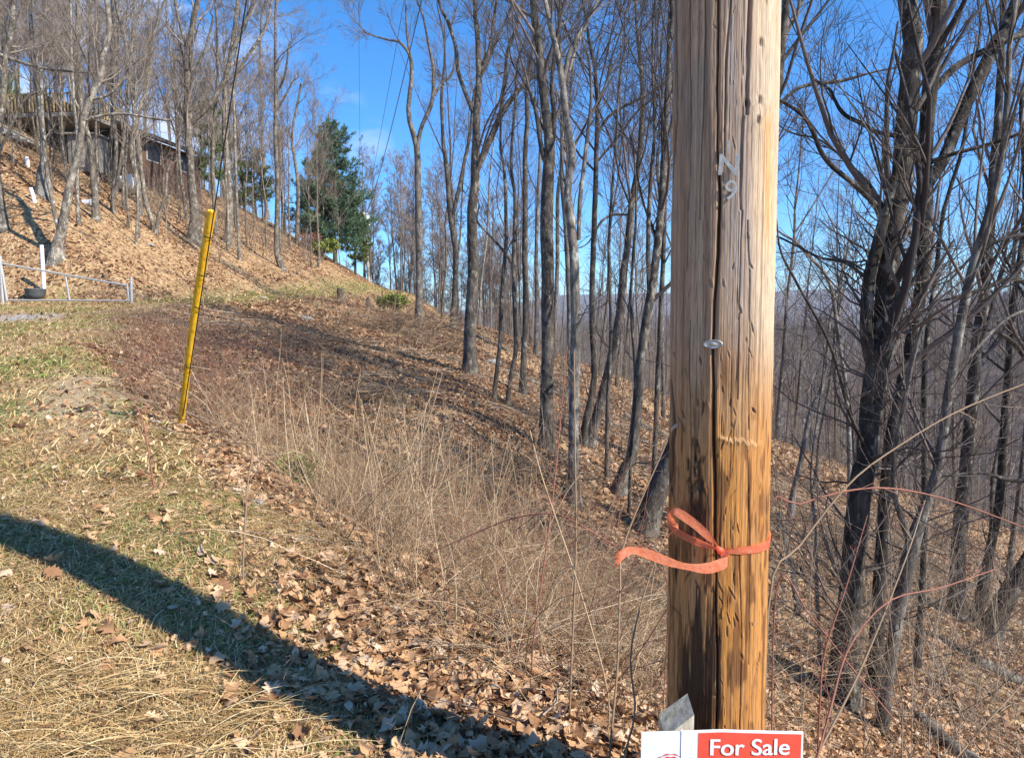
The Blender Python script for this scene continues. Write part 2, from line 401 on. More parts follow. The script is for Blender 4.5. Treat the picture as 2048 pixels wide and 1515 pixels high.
def place_leaves(G, rng, X, Y, size, tmpl, tilt=.5, lift=.02, flip=True):
    Nn = normals(X, Y); n = len(X); Z = H(X, Y)
    up = nrm(Nn + rng.normal(0, tilt, (n, 3))*[1, 1, .3]); a = rng.random(n)*2*PI
    ref = np.stack([np.cos(a), np.sin(a), 0*a], -1); A = nrm(np.cross(up, ref)); B = np.cross(up, A)
    if flip:
        s = np.where(rng.random(n) < .5, 1., -1.)
    else: s = np.ones(n)
    which = rng.integers(0, len(tmpl), n)
    for k, (V, q) in enumerate(tmpl):
        w_ = np.where(which == k)[0]
        if not len(w_): continue
        S = size[w_][:, None, None]; Vv = V[None]
        Pp = A[w_][:, None]*Vv[..., 0:1] + B[w_][:, None]*Vv[..., 1:2] + (up[w_]*s[w_][:, None])[:, None]*Vv[..., 2:3]
        Pp = Pp*S + np.stack([X[w_], Y[w_], Z[w_]+lift*(.3+rng.random(len(w_)))], -1)[:, None]
        q2 = (q[None] + (np.arange(len(w_))*len(V))[:, None, None]).reshape(-1, 4)
        G.add(Pp.reshape(-1, 3), q2)
rng = np.random.default_rng(11)
oak = leaf_templates(rng, 'oak') + leaf_templates(rng, 'maple'); oval = leaf_templates(rng, 'oval')
def small_t(tm):     # two-quad leaves for further off
    V = np.array([[-.5, -.02, 0], [-.1, .3, .12], [.5, .0, .05], [-.1, -.3, .16], [0, 0, 0]]); return [(V[:4], np.array([[0, 1, 2, 3]]))]
G1 = Geo()
X, Y = scatter_view(rng, 62000, 1.5, 7.5, 1.4); g, gv, ba, wd, trk = zone(X, Y)
keep = rng.random(len(X)) < (1-g)*(1-.8*ba)+.05; X, Y = X[keep], Y[keep]
place_leaves(G1, rng, X, Y, (.024+.075*rng.random(len(X))**1.4), oak+oval, .45, .04)
X, Y = scatter_view(rng, 90000, 1.4, 7, 1.2); g, gv, ba, wd, trk = zone(X, Y); k = rng.random(len(X)) < .35+.65*(1-g); X, Y = X[k], Y[k]
place_leaves(G1, rng, X, Y, .008+.03*rng.random(len(X))**2.2, small_t(0), .7, .03)
lit = G1.build('leaf_litter', M['leaf']); tagp(lit, 'crisp tan oak leaves heaped on the near bank and verge', 'leaves', kind='stuff')
G2 = Geo()
X, Y = scatter_view(rng, 210000, 6.5, 24, 1.4); g, gv, ba, wd, trk = zone(X, Y)
keep = rng.random(len(X)) < (1-g)*(1-.85*ba)*(.22+.78*sstep(.38, .56, fbm(X*.7, Y*.7, 71, 4)))+.05; X, Y = X[keep], Y[keep]
place_leaves(G2, rng, X, Y, .045+.10*rng.random(len(X))**1.3, small_t(0), .55, .03)
X, Y = scatter_view(rng, 270000, 22, 75, 1.5); g, gv, ba, wd, trk = zone(X, Y)
keep = rng.random(len(X)) < (1-g)*(1-.8*trk)*(.25+.75*sstep(.38, .56, fbm(X*.4, Y*.4, 72, 4))); X, Y = X[keep], Y[keep]
place_leaves(G2, rng, X, Y, .07+.15*rng.random(len(X))**1.5, small_t(0), .55, .03)
lit2 = G2.build('fallen_leaves', M['leaf_dark']); tagp(lit2, 'brown carpet of fallen leaves covering the wooded hillside', 'leaves', kind='stuff')
def strips(G, rng, X, Y, L, W, ang, lift, bend, k=5, rise=0.0, zoff=.01):
    """flat blades: each a bent ribbon"""
    n = len(X); s = np.linspace(0, 1, k)[None, :]
    th = ang[:, None] + bend[:, None]*(s-.3); dx = np.cos(th); dy = np.sin(th)
    step = (L/(k-1))[:, None]
    ri = np.broadcast_to(np.asarray(rise), (n,))[:, None]*(1-.9*s)
    hx = np.cumsum(dx*step*np.sqrt(np.clip(1-ri**2, .02, 1)), 1); hy = np.cumsum(dy*step*np.sqrt(np.clip(1-ri**2, .02, 1)), 1)
    Px = X[:, None]+hx; Py = Y[:, None]+hy
    Pz = H(Px, Py) + zoff + np.cumsum(ri*step, 1) + lift[:, None]*np.sin(s*PI)
    w_ = (W[:, None]*(1-.85*s**2))/2
    nx_, ny_ = -np.sin(th)*w_, np.cos(th)*w_
    A = np.stack([Px+nx_, Py+ny_, Pz+w_*.3], -1); B = np.stack([Px-nx_, Py-ny_, Pz-w_*.3], -1)
    V = np.stack([A, B], 2).reshape(-1, 3)
    i = np.arange(n)[:, None]*2*k + np.arange(k-1)[None]*2
    G.add(V, np.stack([i, i+1, i+3, i+2], -1).reshape(-1, 4))
GS = Geo()
def on_verge(rng, n, y0, y1, pw, extra=.02):
    X, Y = scatter_view(rng, n, y0, y1, pw, -.78, .35); g, gv, ba, wd, trk = zone(X, Y)
    k = rng.random(len(X)) < np.clip(g*(1-gv)*(1-.8*ba)+extra, 0, 1); return X[k], Y[k]
X, Y = on_verge(rng, 120000, 1.4, 7, 1.2, .05); n = len(X)
# straw lies combed: swept down towards the lower left close to the camera, tangled further up
fld = 2.75 + 2.3*(fbm(X*.8, Y*.8, 51, 3)-.5)*2; near = sstep(3.6, 2.4, Y)
wild = rng.random(n) < .5; ang = np.where(wild, rng.random(n)*2*PI, fld*near + (1-near)*rng.random(n)*2*PI + rng.normal(0, .4, n))
strips(GS, rng, X, Y, rng.uniform(.04, .24, n), rng.uniform(.0016, .0042, n), ang, rng.uniform(.0, .03, n), rng.normal(0, .7, n), 6, 0, .012)
X, Y = on_verge(rng, 60000, 5, 24, 1.3, .0); n = len(X)
strips(GS, rng, X, Y, rng.uniform(.06, .2, n), rng.uniform(.006, .014, n), rng.random(n)*2*PI, rng.uniform(0, .04, n), rng.normal(0, .7, n), 3, rng.uniform(.05, .6, n), .005)
# bunches of long pale straw at the bottom left
cen = [(-1.75, 2.75), (-1.45, 2.45), (-1.9, 2.35), (-1.1, 2.25), (-.7, 2.1), (-1.2, 2.75)]
for cx, cy in cen:
    n = 120; X = cx+rng.normal(0, .20, n); Y = cy+rng.normal(0, .10, n)
    strips(GS, rng, X, Y, rng.uniform(.12, .46, n), rng.uniform(.002, .0048, n), .35+rng.normal(0, .38, n)+rng.choice([0, PI], n), rng.uniform(.02, .07, n), rng.normal(.25, .35, n), 8, 0, .03)
st = GS.build('dry_grass', M['straw']); tagp(st, 'matted pale straw lying on the grass verge', 'dry grass', kind='stuff')
GG = Geo()
X, Y = on_verge(rng, 150000, 1.4, 8, 1.25, .0); pt = fbm(X*1.5, Y*1.5, 61, 3); k = pt+rng.normal(0, .03, len(X)) > .545; X, Y = X[k], Y[k]; n = len(X)
strips(GG, rng, X, Y, rng.uniform(.02, .06, n), rng.uniform(.0025, .005, n), rng.random(n)*2*PI, 0*X, rng.normal(0, .6, n), 3, rng.uniform(.4, .95, n), .0)
X, Y = on_verge(rng, 90000, 7, 24, 1.3, .0); pt = fbm(X*.8, Y*.8, 62, 3); k = pt+rng.normal(0, .04, len(X)) > .53; X, Y = X[k], Y[k]; n = len(X)
strips(GG, rng, X, Y, rng.uniform(.04, .09, n), rng.uniform(.01, .02, n), rng.random(n)*2*PI, 0*X, rng.normal(0, .6, n), 3, rng.uniform(.4, .95, n), .0)
n = 5200; Y = rng.uniform(22, 74, n); X = shoulder(Y)-1.1+rng.normal(0, .65, n)
strips(GG, rng, X, Y, rng.uniform(.08, .2, n), rng.uniform(.02, .045, n), rng.random(n)*2*PI, 0*X, rng.normal(0, .6, n), 3, rng.uniform(.4, .95, n), .0)
n = 5000; Y = rng.uniform(22, 74, n); X = shoulder(Y)-1.0+rng.normal(0, .9, n)
strips(GS2 := Geo(), rng, X, Y, rng.uniform(.1, .28, n), rng.uniform(.02, .045, n), rng.random(n)*2*PI, 0*X, rng.normal(0, .6, n), 3, rng.uniform(.3, .95, n), .0)
o = GS2.build('dry_grass', M['straw']); tagp(o, 'yellowish grass strip along the old track on the hillside', 'dry grass', kind='stuff')
gr = GG.build('grass', M['green']); tagp(gr, 'short green grass sprouting in patches through the straw', 'grass', kind='stuff')
# ------------------------------------------------------------------ tree growing
def plen(P): return np.linalg.norm(np.diff(P, axis=1), axis=-1).sum(1)
def sample(P, R, idx, t):
    k = P.shape[1]; f = np.clip(t, 0, .9999)*(k-1); i = f.astype(int); a = (f-i)[:, None]
    p = P[idx, i]*(1-a)+P[idx, i+1]*a; tan = nrm(P[idx, i+1]-P[idx, i]); r = R[idx, i]*(1-a[:, 0])+R[idx, i+1]*a[:, 0]
    return p, tan, r
def grow(rng, P, R, count, t0=.3, t1=.97, ratio=.35, ang=(.5, 1.0), K=5, up=.08, wob=.12, rr=.5, minr=.002, taper=.7, Lmin=0., Lmax=99., bias=None, tfall=.55):
    n = len(P); L = plen(P)
    cnt = np.full(n, count) if np.isscalar(count) else np.asarray(count)
    idx = np.repeat(np.arange(n), cnt); m = len(idx)
    if m == 0: return np.zeros((0, K, 3)), np.zeros((0, K))
    t = t0+(t1-t0)*rng.random(m)
    p, tan, r = sample(P, R, idx, t)
    a = rng.uniform(ang[0], ang[1], m); v = rng.normal(size=(m, 3))
    if bias is not None: v = v + np.asarray(bias)
    perp = nrm(v - (v*tan).sum(-1, keepdims=True)*tan)
    d = np.cos(a)[:, None]*tan + np.sin(a)[:, None]*perp
    ln = np.clip(L[idx]*ratio*rng.uniform(.55, 1.25, m)*(1.15-tfall*t), Lmin, Lmax)
    r0 = np.clip(r*rr*rng.uniform(.7, 1.1, m), minr, None)
    out_ = np.empty((m, K, 3)); out_[:, 0] = p; step = (ln/(K-1))[:, None]
    for k in range(1, K):
        d = d + rng.normal(0, wob, (m, 3)) + np.array([0, 0, up]); d = nrm(d); out_[:, k] = out_[:, k-1]+d*step
    s = np.linspace(0, 1, K)[None]; rad = np.clip(r0[:, None]*(1-taper*s), minr*.6, None)
    return out_, rad
def catmull(P, n):
    P = np.asarray(P, float); k = len(P); Pp = np.vstack([2*P[0]-P[1], P, 2*P[-1]-P[-2]])
    u = np.linspace(0, k-1, n); i = np.clip(u.astype(int), 0, k-2); f = (u-i)[:, None]
    a, b, c, d = Pp[i], Pp[i+1], Pp[i+2], Pp[i+3]
    return .5*((2*b)+(-a+c)*f+(2*a-5*b+4*c-d)*f**2+(-a+3*b-3*c+d)*f**3)
def stem_from_pixels(pts, Y, rng, n=26, ext=0., yd=0.):
    """pts: (px, py, width_px) on the photo; Y depth (yd: lean away per pt)"""
    pts = np.array(pts, float); k = len(pts)
    Yd = Y + yd*np.linspace(0, 1, k)
    W = at(pts[:, 0], pts[:, 1], Yd); rad = pts[:, 2]/F*Yd/2
    if ext > 0:
        d = nrm(W[-1]-W[-2]); d = nrm(d + np.array([rng.normal(0, .08), rng.normal(0, .08), .25]))
        W = np.vstack([W, W[-1]+d*ext*.5 + rng.normal(0, .12, 3), W[-1]+d*ext + rng.normal(0, .25, 3)]); rad = np.append(rad, [rad[-1]*.55, rad[-1]*.15])
    s = np.concatenate([catmull(np.column_stack([W, rad]), n)])
    return s[:, :3], np.clip(s[:, 3], .004, None)
def flare(P, R, h=.35, amt=.6):
    z = P[:, 2]-P[0, 2]; R = R*(1+amt*np.exp(-np.clip(z, 0, 9)/h*2.2)); P = P.copy(); P[0, 2] -= .25; return P, R
def limb_levels(rng, S, SR, dens, minr, start, spread=(.45, .95), up=.10, l1=.30, L1max=5.0, lower_twigs=0, wob=.10):
    """levels of branches on stems S (n,K,3)"""
    L = plen(S)
    c1 = np.maximum((L*dens).astype(int), 2)
    A, Ar = grow(rng, S, SR, c1, start, .98, l1, spread, 8, up, wob, .42, minr*2, .75, .5, L1max)
    B, Br = grow(rng, A, Ar, np.maximum((plen(A)*2.6).astype(int), 3), .08, .98, .55, (.35, .9), 6, up*.6, .09, .5, minr*1.4, .75, .3, 2.8, tfall=.7)
    C, Cr = grow(rng, B, Br, 5, .08, .98, .62, (.35, .9), 5, .05, .10, .6, minr*1.0, .7, .18, 1.7)
    D, Dr = grow(rng, C, Cr, 3, .10, .98, .75, (.3, .85), 4, .04, .11, .7, minr*.75, .6, .12, 1.0)
    return [(A, Ar, 6), (B, Br, 4), (C, Cr, 3), (D, Dr, 3)]
TREES = []
def hero_tree(seed, label, stems, bmat, tmat, dens=1.0, minr=.0035, start=.42, Y=None, group=None, cat='tree', name='bare_tree',
              flare_amt=.6, l1=.28, low=0, spread=(.4, .9), up=.10, wob=.10, L1max=4.5, ext=5., twig_lvl=4, yds=None):
    rng = np.random.default_rng(seed)
    b0 = stems[0][0]
    if Y is None:
        base = hit(b0[0], b0[1]); Yb = base[1]
    else: Yb = Y; base = at(b0[0], b0[1], Y)
    PP = []; RRr = []
    for i, s in enumerate(stems):
        yd = 0 if yds is None else yds[i]
        P, R = stem_from_pixels(s, Yb + (0 if i == 0 else 0), rng, 30, ext if s[-1][1] <= 5 else .8, yd)
        P = P + np.column_stack([fbm(P[:, 2]*1.3+i*9, P[:, 2]*0, seed, 2)-.5, fbm(P[:, 2]*1.1+i*5, P[:, 2]*0, seed+7, 2)-.5, P[:, 2]*0])*R[:, None]*1.6*np.linspace(0, 1, 30)[:, None]
        if i == 0 or s[0][1] > b0[1]-25: P, R = flare(P, R, .35 if R[0] > .06 else .15, flare_amt)
        PP.append(P); RRr.append(R)
    S = np.array(PP); SR = np.array(RRr)
    root = empty(name, base, label, cat, group)
    g = Geo(); g.tubes(S, SR, 12); g.build('trunk', bmat, root, base)
    g = Geo()
    # branches start by height above the ground, on each stem
    lv = limb_levels(rng, S, SR, dens, minr, start, spread, up, l1, L1max, wob=wob)
    for A, Ar, sd in lv[:twig_lvl]: g.tubes(A, Ar, sd)
    if low:     # thin epicormic twigs along the lower trunk
        A, Ar = grow(rng, S[:1], SR[:1], low, .05, start+.2, .10, (.8, 1.5), 6, .12, .22, .12, minr*1.3, .6, .3, 1.6)
        B, Br = grow(rng, A, Ar, 4, .2, .98, .5, (.4, 1.0), 4, .05, .2, .7, minr, .5, .1, .8); g.tubes(A, Ar, 4); g.tubes(B, Br, 3)
    g.build('crown', tmat, root, base)
    TREES.append((base[0], base[1])); return root
BG, BD, BP, BF = M['bark_grey'], M['bark_dark'], M['bark_pale'], M['bark_far']
TG, TD, TP, TF = M['twig_grey'], M['twig_dark'], M['twig_pale'], M['twig_far']
# --- the row in the middle distance
hero_tree(1, 'slim pale tree standing apart, forked high into a V beside the open sky', [
    [(838, 642, 15), (838, 520, 13), (836, 400, 13), (834, 295, 12), (817, 230, 9), (823, 160, 8), (822, 115, 7), (800, 85, 5), (777, 80, 4), (733, 67, 2)],
    [(834, 296, 9), (843, 254, 8), (863, 206, 8), (867, 148, 7), (860, 103, 5), (846, 34, 4), (832, 0, 3)],
    [(869, 190, 6), (885, 165, 5), (901, 151, 5), (911, 117, 4), (905, 60, 3)],
    [(822, 118, 5), (815, 80, 4), (812, 30, 3), (810, 0, 2)]], BG, TG, .6, .006, .55, flare_amt=.35, ext=1.5, l1=.2, L1max=2.2)
hero_tree(2, 'thin grey tree split into a narrow V, just right of the slim forked pale tree', [
    [(905, 655, 12), (912, 520, 11), (901, 439, 10), (894, 343, 9), (885, 268, 7), (884, 185, 6), (890, 100, 4), (880, 40, 3)],
    [(903, 440, 8), (915, 390, 8), (928, 326, 7), (942, 257, 6), (950, 180, 5), (975, 110, 3)]], BD, TG, .8, .005, .5, ext=2, up=.14)
hero_tree(3, 'stout grey tree parting high into a straight stem and a limb leaning right', [
    [(940, 748, 30), (940, 680, 25), (944, 600, 23), (948, 520, 22), (945, 429, 20), (951, 360, 18), (952, 240, 15), (959, 154, 12), (956, 86, 10), (951, 0, 8)],
    [(951, 345, 14), (970, 302, 13), (994, 247, 12), (1007, 220, 11), (1030, 190, 9), (1055, 161, 8), (1097, 137, 6), (1130, 100, 4)],
    [(1000, 235, 8), (1011, 154, 8), (1016, 103, 7), (1035, 51, 6), (1048, 0, 5)],
    [(946, 225, 9), (928, 179, 8), (915, 137, 8), (911, 93, 7), (894, 41, 6), (877, 0, 5)],
    [(960, 152, 7), (975, 110, 6), (985, 60, 5), (994, 0, 5)]], BD, TG, .8, .0035, .4, flare_amt=.4)
hero_tree(4, 'thickest grey trunk of the row, straight and dark on its left side', [
    [(1093, 900, 34), (1094, 800, 28), (1096, 650, 26), (1094, 520, 26), (1096, 400, 26), (1098, 309, 22), (1095, 257, 19), (1086, 172, 16), (1076, 86, 15), (1066, 0, 14)],
    [(1097, 340, 12), (1084, 300, 10), (1075, 240, 9), (1062, 190, 6), (1040, 150, 4)],
    [(1100, 320, 11), (1108, 240, 10), (1104, 170, 8), (1112, 90, 7), (1120, 0, 6)],
    [(1085, 170, 8), (1100, 110, 8), (1118, 60, 7), (1130, 0, 6)]], BD, TG, .9, .003, .4, flare_amt=.45)
hero_tree(5, 'rough flaky barked tree bending slightly, right of the thickest grey trunk', [
    [(1150, 1012, 28), (1147, 930, 22), (1150, 760, 22), (1151, 640, 20), (1148, 520, 19), (1138, 429, 18), (1134, 378, 15), (1144, 309, 15), (1131, 240, 14), (1124, 172, 13), (1110, 86, 11), (1093, 10, 9)],
    [(1127, 165, 9), (1138, 110, 9), (1155, 75, 8), (1182, 24, 7), (1196, 0, 6)],
    [(1157, 480, 9), (1160, 400, 9), (1172, 300, 8), (1183, 200, 6), (1178, 120, 5)]], BG, TD, .9, .0032, .42, low=10)
hero_tree(6, 'slender straight dark tree with two long limbs reaching right towards the utility pole', [
    [(1166, 892, 18), (1172, 840, 14), (1188, 760, 13), (1184, 640, 12), (1186, 520, 11), (1189, 429, 11), (1193, 275, 9), (1193, 206, 8), (1190, 137, 7), (1179, 86, 6), (1165, 0, 4)],
    [(1193, 268, 6), (1224, 227, 6), (1282, 196, 6), (1327, 168, 5), (1360, 130, 4)],
    [(1189, 330, 5), (1241, 268, 5), (1275, 223, 4), (1320, 189, 4)]], BD, TD, .9, .0035, .4)
hero_tree(7, 'dark tree leaning right across its neighbour with a branch arching left at mid height', [
    [(1176, 888, 22), (1201, 806, 20), (1229, 695, 19), (1240, 620, 18), (1251, 520, 14), (1265, 395, 13), (1278, 326, 11), (1285, 223, 9), (1282, 137, 8), (1275, 69, 6), (1270, 0, 5)],
    [(1255, 429, 5), (1224, 430, 5), (1203, 443, 5), (1189, 465, 4)]], BD, TD, 1.0, .0035, .38, low=6)
hero_tree(8, 'moss tinged grey trunk standing closest to the left of the utility pole', [
    [(1234, 988, 30), (1250, 940, 24), (1267, 890, 22), (1281, 737, 20), (1300, 603, 18), (1315, 497, 16), (1325, 380, 14), (1332, 250, 12), (1338, 100, 9), (1345, 0, 8)],
    [(1300, 610, 10), (1296, 500, 9), (1300, 380, 8), (1310, 250, 7), (1305, 120, 5), (1310, 0, 4)]], BD, TD, 1.0, .0032, .35, low=8)
hero_tree(9, 'thick tree leaning hard right so that its trunk passes behind the utility pole', [
    [(1288, 1064, 50), (1308, 1000, 44), (1335, 930, 40), (1390, 780, 36), (1450, 600, 32), (1500, 420, 28), (1540, 250, 22), (1560, 100, 18), (1572, 0, 14)],
    [(1548, 220, 8), (1600, 175, 7), (1682, 162, 7), (1745, 145, 4), (1804, 132, 3)],
    [(1560, 90, 7), (1585, 45, 6), (1600, 0, 5)]], BD, TD, .8, .003, .4, flare_amt=.3, low=0)
hero_tree(10, 'plain straight grey trunk set back between the forked stout tree and the thickest trunk', [
    [(1045, 790, 15), (1048, 700, 12), (1051, 640, 12), (1050, 520, 12), (1050, 343, 10), (1054, 240, 9), (1055, 172, 8), (1062, 120, 7), (1070, 60, 5), (1068, 0, 4)]], BD, TG, .9, .0045, .45)
hero_tree(11, 'thin dark tree with a kinked fork low down, just left of the plain straight trunk', [
    [(1014, 810, 10), (1022, 750, 9), (1032, 695, 9), (1029, 600, 9), (1027, 520, 8), (1030, 400, 7), (1022, 330, 6), (1030, 220, 5), (1035, 120, 4)],
    [(1026, 530, 6), (1010, 505, 6), (990, 482, 5), (965, 455, 4), (955, 440, 4)]], BD, TD, .9, .0045, .4)
hero_tree(12, 'wavy thin grey stem right behind the stout forked tree', [
    [(987, 800, 10), (995, 730, 9), (1001, 668, 8), (1005, 560, 8), (1012, 480, 8), (1009, 343, 6), (1000, 292, 5), (1005, 200, 4)]], BD, TG, .9, .0045, .4)
for sd, lab, pts in [
        (14, 'faint grey trunk half hidden left of the thickest trunk', [(1072, 712, 10), (1074, 600, 9), (1073, 500, 8), (1078, 350, 7), (1084, 200, 5), (1080, 60, 4)]),
        (15, 'faint grey trunk between the thickest trunk and the flaky barked tree', [(1105, 712, 9), (1112, 600, 9), (1115, 500, 8), (1116, 400, 8), (1124, 330, 7), (1140, 200, 5), (1150, 80, 4)]),
        (16, 'upright thin tree close on the left of the leaning dark tree', [(1213, 960, 9), (1215, 820, 8), (1222, 650, 7), (1218, 480, 6), (1228, 330, 5), (1240, 150, 4)]),
        (17, 'spindly grey sapling before the tree that leans behind the pole', [(1258, 1030, 7), (1262, 900, 6), (1270, 760, 6), (1262, 600, 5), (1272, 430, 4), (1268, 300, 3)]),
        (18, 'thin straight dark stem rubbing against the left edge of the utility pole', [(1306, 985, 12), (1312, 850, 10), (1318, 700, 10), (1326, 520, 9), (1330, 350, 9), (1334, 180, 7), (1340, 0, 5)])]:
    hero_tree(sd, lab, [pts], BG if sd < 16 else BD, TG if sd < 16 else TD, 1.0, .004, .35)
# --- the big cluster on the right
hero_tree(21, 'biggest dark trunk right of the pole, a curved left stem hugging it', [
    [(1684, 1402, 66), (1694, 1260, 50), (1703, 1174, 46), (1719, 969, 45), (1735, 912, 44), (1751, 780, 43), (1771, 648, 44), (1778, 549, 42), (1786, 450, 42), (1804, 363, 40), (1814, 231, 38), (1824, 132, 36), (1826, 0, 34)],
    [(1742, 720, 26), (1733, 660, 25), (1737, 565, 24), (1753, 500, 23), (1768, 440, 20), (1785, 380, 14), (1800, 300, 10)],
    [(1771, 429, 12), (1751, 409, 11), (1705, 366, 10), (1665, 333, 10), (1642, 304, 9), (1626, 264, 9), (1606, 231, 8), (1573, 208, 7), (1553, 196, 6), (1530, 170, 5)],
    [(1796, 273, 9), (1754, 264, 8), (1725, 248, 8), (1688, 228, 8), (1670, 200, 6), (1659, 178, 6)],
    [(1735, 900, 9), (1700, 830, 6), (1660, 690, 6), (1590, 560, 5), (1560, 500, 4)],
    [(1738, 560, 7), (1690, 525, 6), (1640, 515, 5), (1590, 490, 4), (1545, 470, 4)],
    [(1770, 420, 7), (1740, 370, 6), (1700, 330, 5), (1640, 280, 4), (1570, 260, 3)]], M['bark_black'], TD, 1.0, .0025, .35, flare_amt=.35, low=70, L1max=3.2, l1=.24, yds=[0, -.1, -.5, .4, -.8, .6, .3])
hero_tree(22, 'mottled grey and white stem rising beside the biggest dark trunk', [
    [(1742, 1440, 34), (1753, 1286, 30), (1763, 1099, 24), (1774, 950, 23), (1786, 846, 24), (1800, 780, 24), (1822, 690, 25), (1838, 598, 25), (1844, 516, 25), (1848, 450, 25), (1854, 363, 25), (1860, 231, 27), (1867, 99, 30), (1874, 0, 30)],
    [(1857, 366, 22), (1890, 313, 23), (1919, 238, 23), (1959, 149, 23), (1992, 83, 22), (2035, 0, 20)],
    [(1836, 217, 14), (1903, 142, 14), (1962, 106, 13), (2048, 66, 12), (2120, 40, 9)],
    [(1990, 85, 10), (2048, 70, 9), (2120, 60, 7)],
    [(1849, 330, 9), (1900, 310, 8), (1990, 285, 7), (2060, 255, 6)]], M['bark_black'], TD, 1.0, .0025, .4, Y=7.15, flare_amt=.3, low=30, L1max=3.0, l1=.22, yds=[0, .3, .8, .4, -.4])
hero_tree(23, 'light streaked tree dividing low into a Y, in front of the biggest dark trunk', [
    [(1757, 1520, 28), (1768, 1420, 26), (1779, 1323, 26), (1801, 1193, 28), (1824, 1090, 30), (1846, 1025, 22), (1865, 969, 20), (1877, 928, 18), (1893, 796, 18), (1913, 681, 18), (1933, 582, 18), (1949, 516, 17), (1969, 450, 15), (1995, 363, 13), (2012, 231, 12), (2018, 132, 10), (2030, 0, 8)],
    [(1820, 1085, 14), (1803, 1036, 12), (1788, 980, 10), (1790, 900, 9), (1812, 800, 8), (1830, 700, 7)],
    [(1900, 760, 8), (1950, 700, 7), (2010, 640, 6), (2070, 610, 5)],
    [(1930, 600, 7), (1975, 470, 6), (2000, 330, 6), (2048, 170, 5)]], BG, TD, 1.1, .0024, .3, Y=6.4, flare_amt=.3, low=50, L1max=2.6, l1=.22, yds=[0, -.2, .4, -.5])
hero_tree(24, 'thin upright stem squeezed between the mottled stem and the Y shaped tree', [
    [(1836, 1290, 12), (1848, 1100, 12), (1850, 945, 12), (1850, 780, 11), (1853, 681, 10), (1870, 560, 9), (1885, 430, 8), (1925, 300, 7), (1940, 180, 5), (1960, 60, 4)]], M['bark_black'], TD, 1.2, .0025, .3, Y=8.2)
hero_tree(25, 'dark straight trunk on the leaves beyond the Y shaped tree', [
    [(1913, 1232, 36), (1915, 1137, 30), (1925, 1000, 27), (1940, 850, 24), (1952, 700, 22), (1975, 520, 20), (1990, 300, 16), (2005, 100, 12), (2010, 0, 10)]], M['bark_black'], TD, 1.0, .003, .3, low=14)
hero_tree(26, 'tree slanting steeply out of the right edge from the leafy floor', [
    [(1975, 1272, 42), (2000, 1220, 38), (2025, 1174, 37), (2060, 1120, 36), (2150, 960, 32), (2260, 760, 26), (2400, 480, 18), (2500, 200, 10)]], M['bark_black'], TD, .9, .003, .3, low=10)
hero_tree(27, 'shorter dark stem between the straight trunk and the slanting tree at right', [
    [(1950, 1245, 24), (1962, 1180, 20), (1980, 1100, 18), (2000, 980, 16), (2010, 820, 14), (2030, 600, 12), (2050, 400, 9), (2040, 200, 6)]], M['bark_black'], TD, 1.0, .003, .3, low=10)
hero_tree(28, 'narrow stem bowing left of the biggest dark trunk with bare ground behind it', [
    [(1700, 1060, 9), (1698, 879, 9), (1692, 780, 8), (1675, 664, 8), (1659, 565, 7), (1625, 520, 6), (1590, 483, 5), (1560, 465, 4)]], BG, TG, 1.2, .0028, .3, Y=9.5, low=6)
hero_tree(29, 'crooked sapling leaning right in the thicket beside the right edge of the pole', [
    [(1582, 1000, 11), (1600, 928, 10), (1619, 830, 9), (1642, 780, 8), (1652, 724, 7), (1660, 640, 5), (1680, 560, 4)]], BG, TG, 1.2, .003, .3, Y=10.5, low=8)
hero_tree(30, 'thin vertical sapling on bright leaves between the pole and the biggest dark trunk', [
    [(1640, 1330, 8), (1634, 1174, 7), (1630, 1050, 6), (1622, 940, 5), (1640, 800, 4), (1650, 700, 3)]], BG, TG, 1.3, .0025, .3, low=6)
hero_tree(31, 'black limb coming in from beyond the right edge above the far trunks', [
    [(2160, 1180, 40), (2130, 980, 34), (2110, 800, 30), (2100, 600, 26), (2110, 400, 20), (2120, 200, 14)],
    [(2110, 820, 14), (2040, 700, 10), (1980, 660, 7), (1900, 650, 5)],
    [(2105, 640, 14), (2040, 560, 10), (1960, 580, 8), (1890, 600, 5)],
    [(2115, 900, 12), (2048, 960, 9), (1960, 945, 7), (1885, 950, 5)],
    [(2110, 480, 10), (2040, 470, 8), (1960, 500, 6), (1900, 560, 4)]], M['bark_black'], TD, 1.3, .0028, .2, Y=9.5, low=44, L1max=3)
